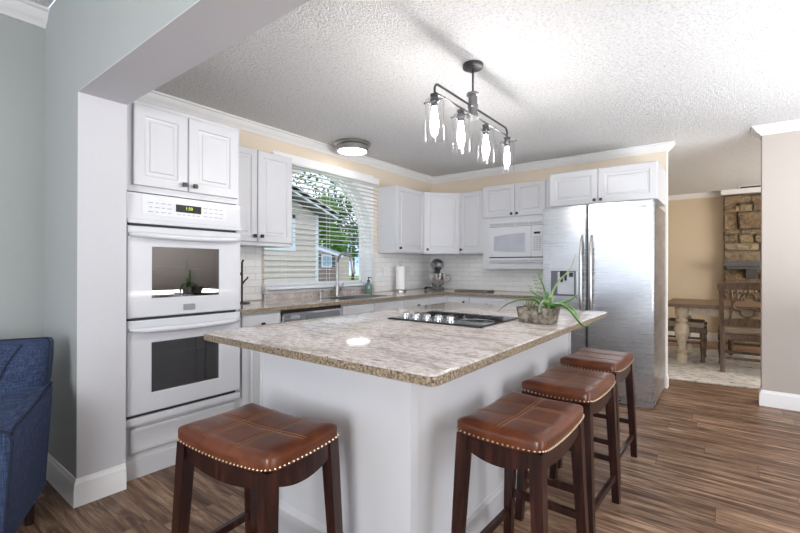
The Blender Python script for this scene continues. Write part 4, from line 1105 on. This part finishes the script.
for sx in (-1, 1):
    for sy in (-1, 1): B().lathe(LEG, c=(sx * .915, sy * .43, 0), seg=20).done('leg', CREAMW, dt)
def make_chair(label):
    t = thing('dining_chair', label, 'chair', group='wooden dining chairs around the dining table')
    B().box(-.25, .25, -.24, .21, .435, .50, bev=.028, seg=4).done('seat_cushion', SEATF, t)
    b = B(); b.box(-.245, .245, -.235, .235, .37, .436, bev=.006); b.done('seat_frame', CHAIRW, t)
    for s in (-1, 1):
        b = B(); b.lathe([(.020, 0), (.028, .02), (.020, .05), (.026, .12), (.034, .22), (.030, .27), (.022, .285), (.034, .30), (.036, .37)], c=(s * .215, -.205, 0), seg=14); b.done('leg', CHAIRW, t)
        b = B(); R = []
        for zz, y in ((0, .265), (.2, .235), (.44, .222), (.7, .245), (.95, .30), (1.005, .315)):
            x = .225 * s + .008 * s * max(0, zz - .44) * 4; R.append(b.ring([(x - .022, y - .02, zz), (x + .022, y - .02, zz), (x + .022, y + .02, zz), (x - .022, y + .02, zz)]))
        for a, c in zip(R, R[1:]): b.bridge(a, c)
        b.cap(R[0], True); b.cap(R[-1]); b.done('leg', CHAIRW, t, smooth=30)
    for zz, y in ((.16, -.205), (.16, .24), (.24, None)):
        if y is not None: b = B(); b.box(-.21, .21, y - .012, y + .012, zz - .014, zz + .014); b.done('stretcher', CHAIRW, t)
        else:
            for s in (-1, 1): b = B(); b.box(s * .218 - .011, s * .218 + .011, -.19, .22, zz - .013, zz + .013); b.done('stretcher', CHAIRW, t)
    # back: curved top rail, lower rail, pierced quatrefoil splat
    def brail(z0, z1, over, bow, name, th=.018):
        b = B(); R = []
        for k in range(17):
            w = -1 + k / 8; x = w * over; dz = bow * (1 - w * w); yy = lambda q: .222 + (q - .44) * .165
            R.append(b.ring([(x, yy(z0) - th, z0 + dz * .5), (x, yy(z0) + th, z0 + dz * .5), (x, yy(z1) + th, z1 + dz), (x, yy(z1) - th, z1 + dz)]))
        for a, c in zip(R, R[1:]): b.bridge(a, c)
        b.cap(R[0], True); b.cap(R[-1]); return b.done(name, CHAIRW, t, smooth=30)
    brail(.945, 1.02, .275, .012, 'top_rail', .02); brail(.525, .60, .235, .025, 'lower_rail')
    b = B(); yc = lambda q: .222 + (q - .44) * .165
    def loop(cx, cz, r, a0, a1, n=12): return [(cx + r * cos(a0 + (a1 - a0) * k / n), yc(cz + r * sin(a0 + (a1 - a0) * k / n)), cz + r * sin(a0 + (a1 - a0) * k / n)) for k in range(n + 1)]
    cz = .775; pts = []
    for cx, zz, a0 in ((0, cz + .075, -.25 * pi), (-.075, cz, .25 * pi), (0, cz - .075, .75 * pi), (.075, cz, 1.25 * pi)): pts += loop(cx, zz, .062, a0, a0 + 1.5 * pi)[1:-1]
    b.tube(pts, .013, 8, closed=True)
    b.tube([(0, yc(.61), .61), (0, yc(.65), .65)], .013, 8); b.tube([(0, yc(.91), .91), (0, yc(.96), .96)], .013, 8)
    for s in (-1, 1): b.tube([(s * .155, yc(.60), .60), (s * .135, yc(.775), .775), (s * .155, yc(.95), .95)], .013, 8)
    b.done('back_splat', CHAIRW, t)
    return t
ch = make_chair('wooden dining chair with its pierced back turned to the kitchen')
ch.location = (3.46, 1.43, .0115); ch.rotation_euler = (0, 0, pi + radians(3))
c = copy_tree(ch); c.location = (2.845, 1.80, .0115); c.rotation_euler = (0, 0, HALF + radians(0)); c['label'] = 'upholstered dining chair pushed in at the left end of the table'
c = copy_tree(ch); c.location = (3.55, 2.62, .0115); c.rotation_euler = (0, 0, 0); c['label'] = 'dining chair on the far side of the table before the stone fireplace'
# stone fireplace
fp = thing('fireplace', 'rough tan stone fireplace with dark mantel in the dining room', 'fireplace', (3.245, 3.695, 0))
bx('mortar_core', MORTAR, .02, 1.9, -.10, 0, .0, 2.37, parent=fp)
b = B(); rs = random.Random(11); z0 = .0
while z0 < 2.33:
    h = rs.choice((.08, .13, .20, .27, .33)); h = min(h, 2.36 - z0)
    x = 0
    while x < 1.88:
        w = rs.uniform(.14, .42) * (1.2 if h > .12 else 1); x1 = min(x + w, 1.9)
        if x1 > 1.84: x1 = 1.9
        d_ = rs.uniform(.105, .165)
        n0 = len(b.bm.verts); b.box(x + .005, x1 - .005, -d_, -.02, z0 + .005, z0 + h - .005, bev=.014, seg=2)
        b.bm.verts.ensure_lookup_table()
        for v in list(b.bm.verts)[n0:]: v.co.y = min(v.co.y, -.03); v.co += Vector((rs.gauss(0, .007), rs.gauss(0, .010), rs.gauss(0, .007)))
        x = x1
    z0 += h
b.done('stonework', STONE, fp, smooth=0)
b = B(); b.box(.0, 1.9, -.30, -.02, 1.235, 1.31, bev=.006); b.box(.04, 1.9, -.26, -.02, 1.19, 1.235); mn = b.done('mantel', DGREY, fp)
for x in (.28, 1.2): b = B(); b.hexa([(x, -.12, 1.0), (x + .13, -.12, 1.0), (x + .13, -.02, 1.0), (x, -.02, 1.0)], [(x, -.25, 1.19), (x + .13, -.25, 1.19), (x + .13, -.02, 1.19), (x, -.02, 1.19)]); b.done('bracket', DGREY, mn, smooth=0)
bx('cornice', TRIM, -.03, 1.95, -.20, -.0, 2.372, 2.446, parent=fp)
vt = thing('ceiling_vent', 'dark slotted vent on the dining ceiling above the fireplace', 'vent', (3.62, 3.36, ZC))
bx('frame', SIDEW, -.19, .19, -.09, .09, -.010, -.001, parent=vt)
b = B()
for k in range(6): b.box(-.17, .17, -.075 + k * .026, -.058 + k * .026, -.013, -.009)
b.done('slats', BLACKM, vt, smooth=0)
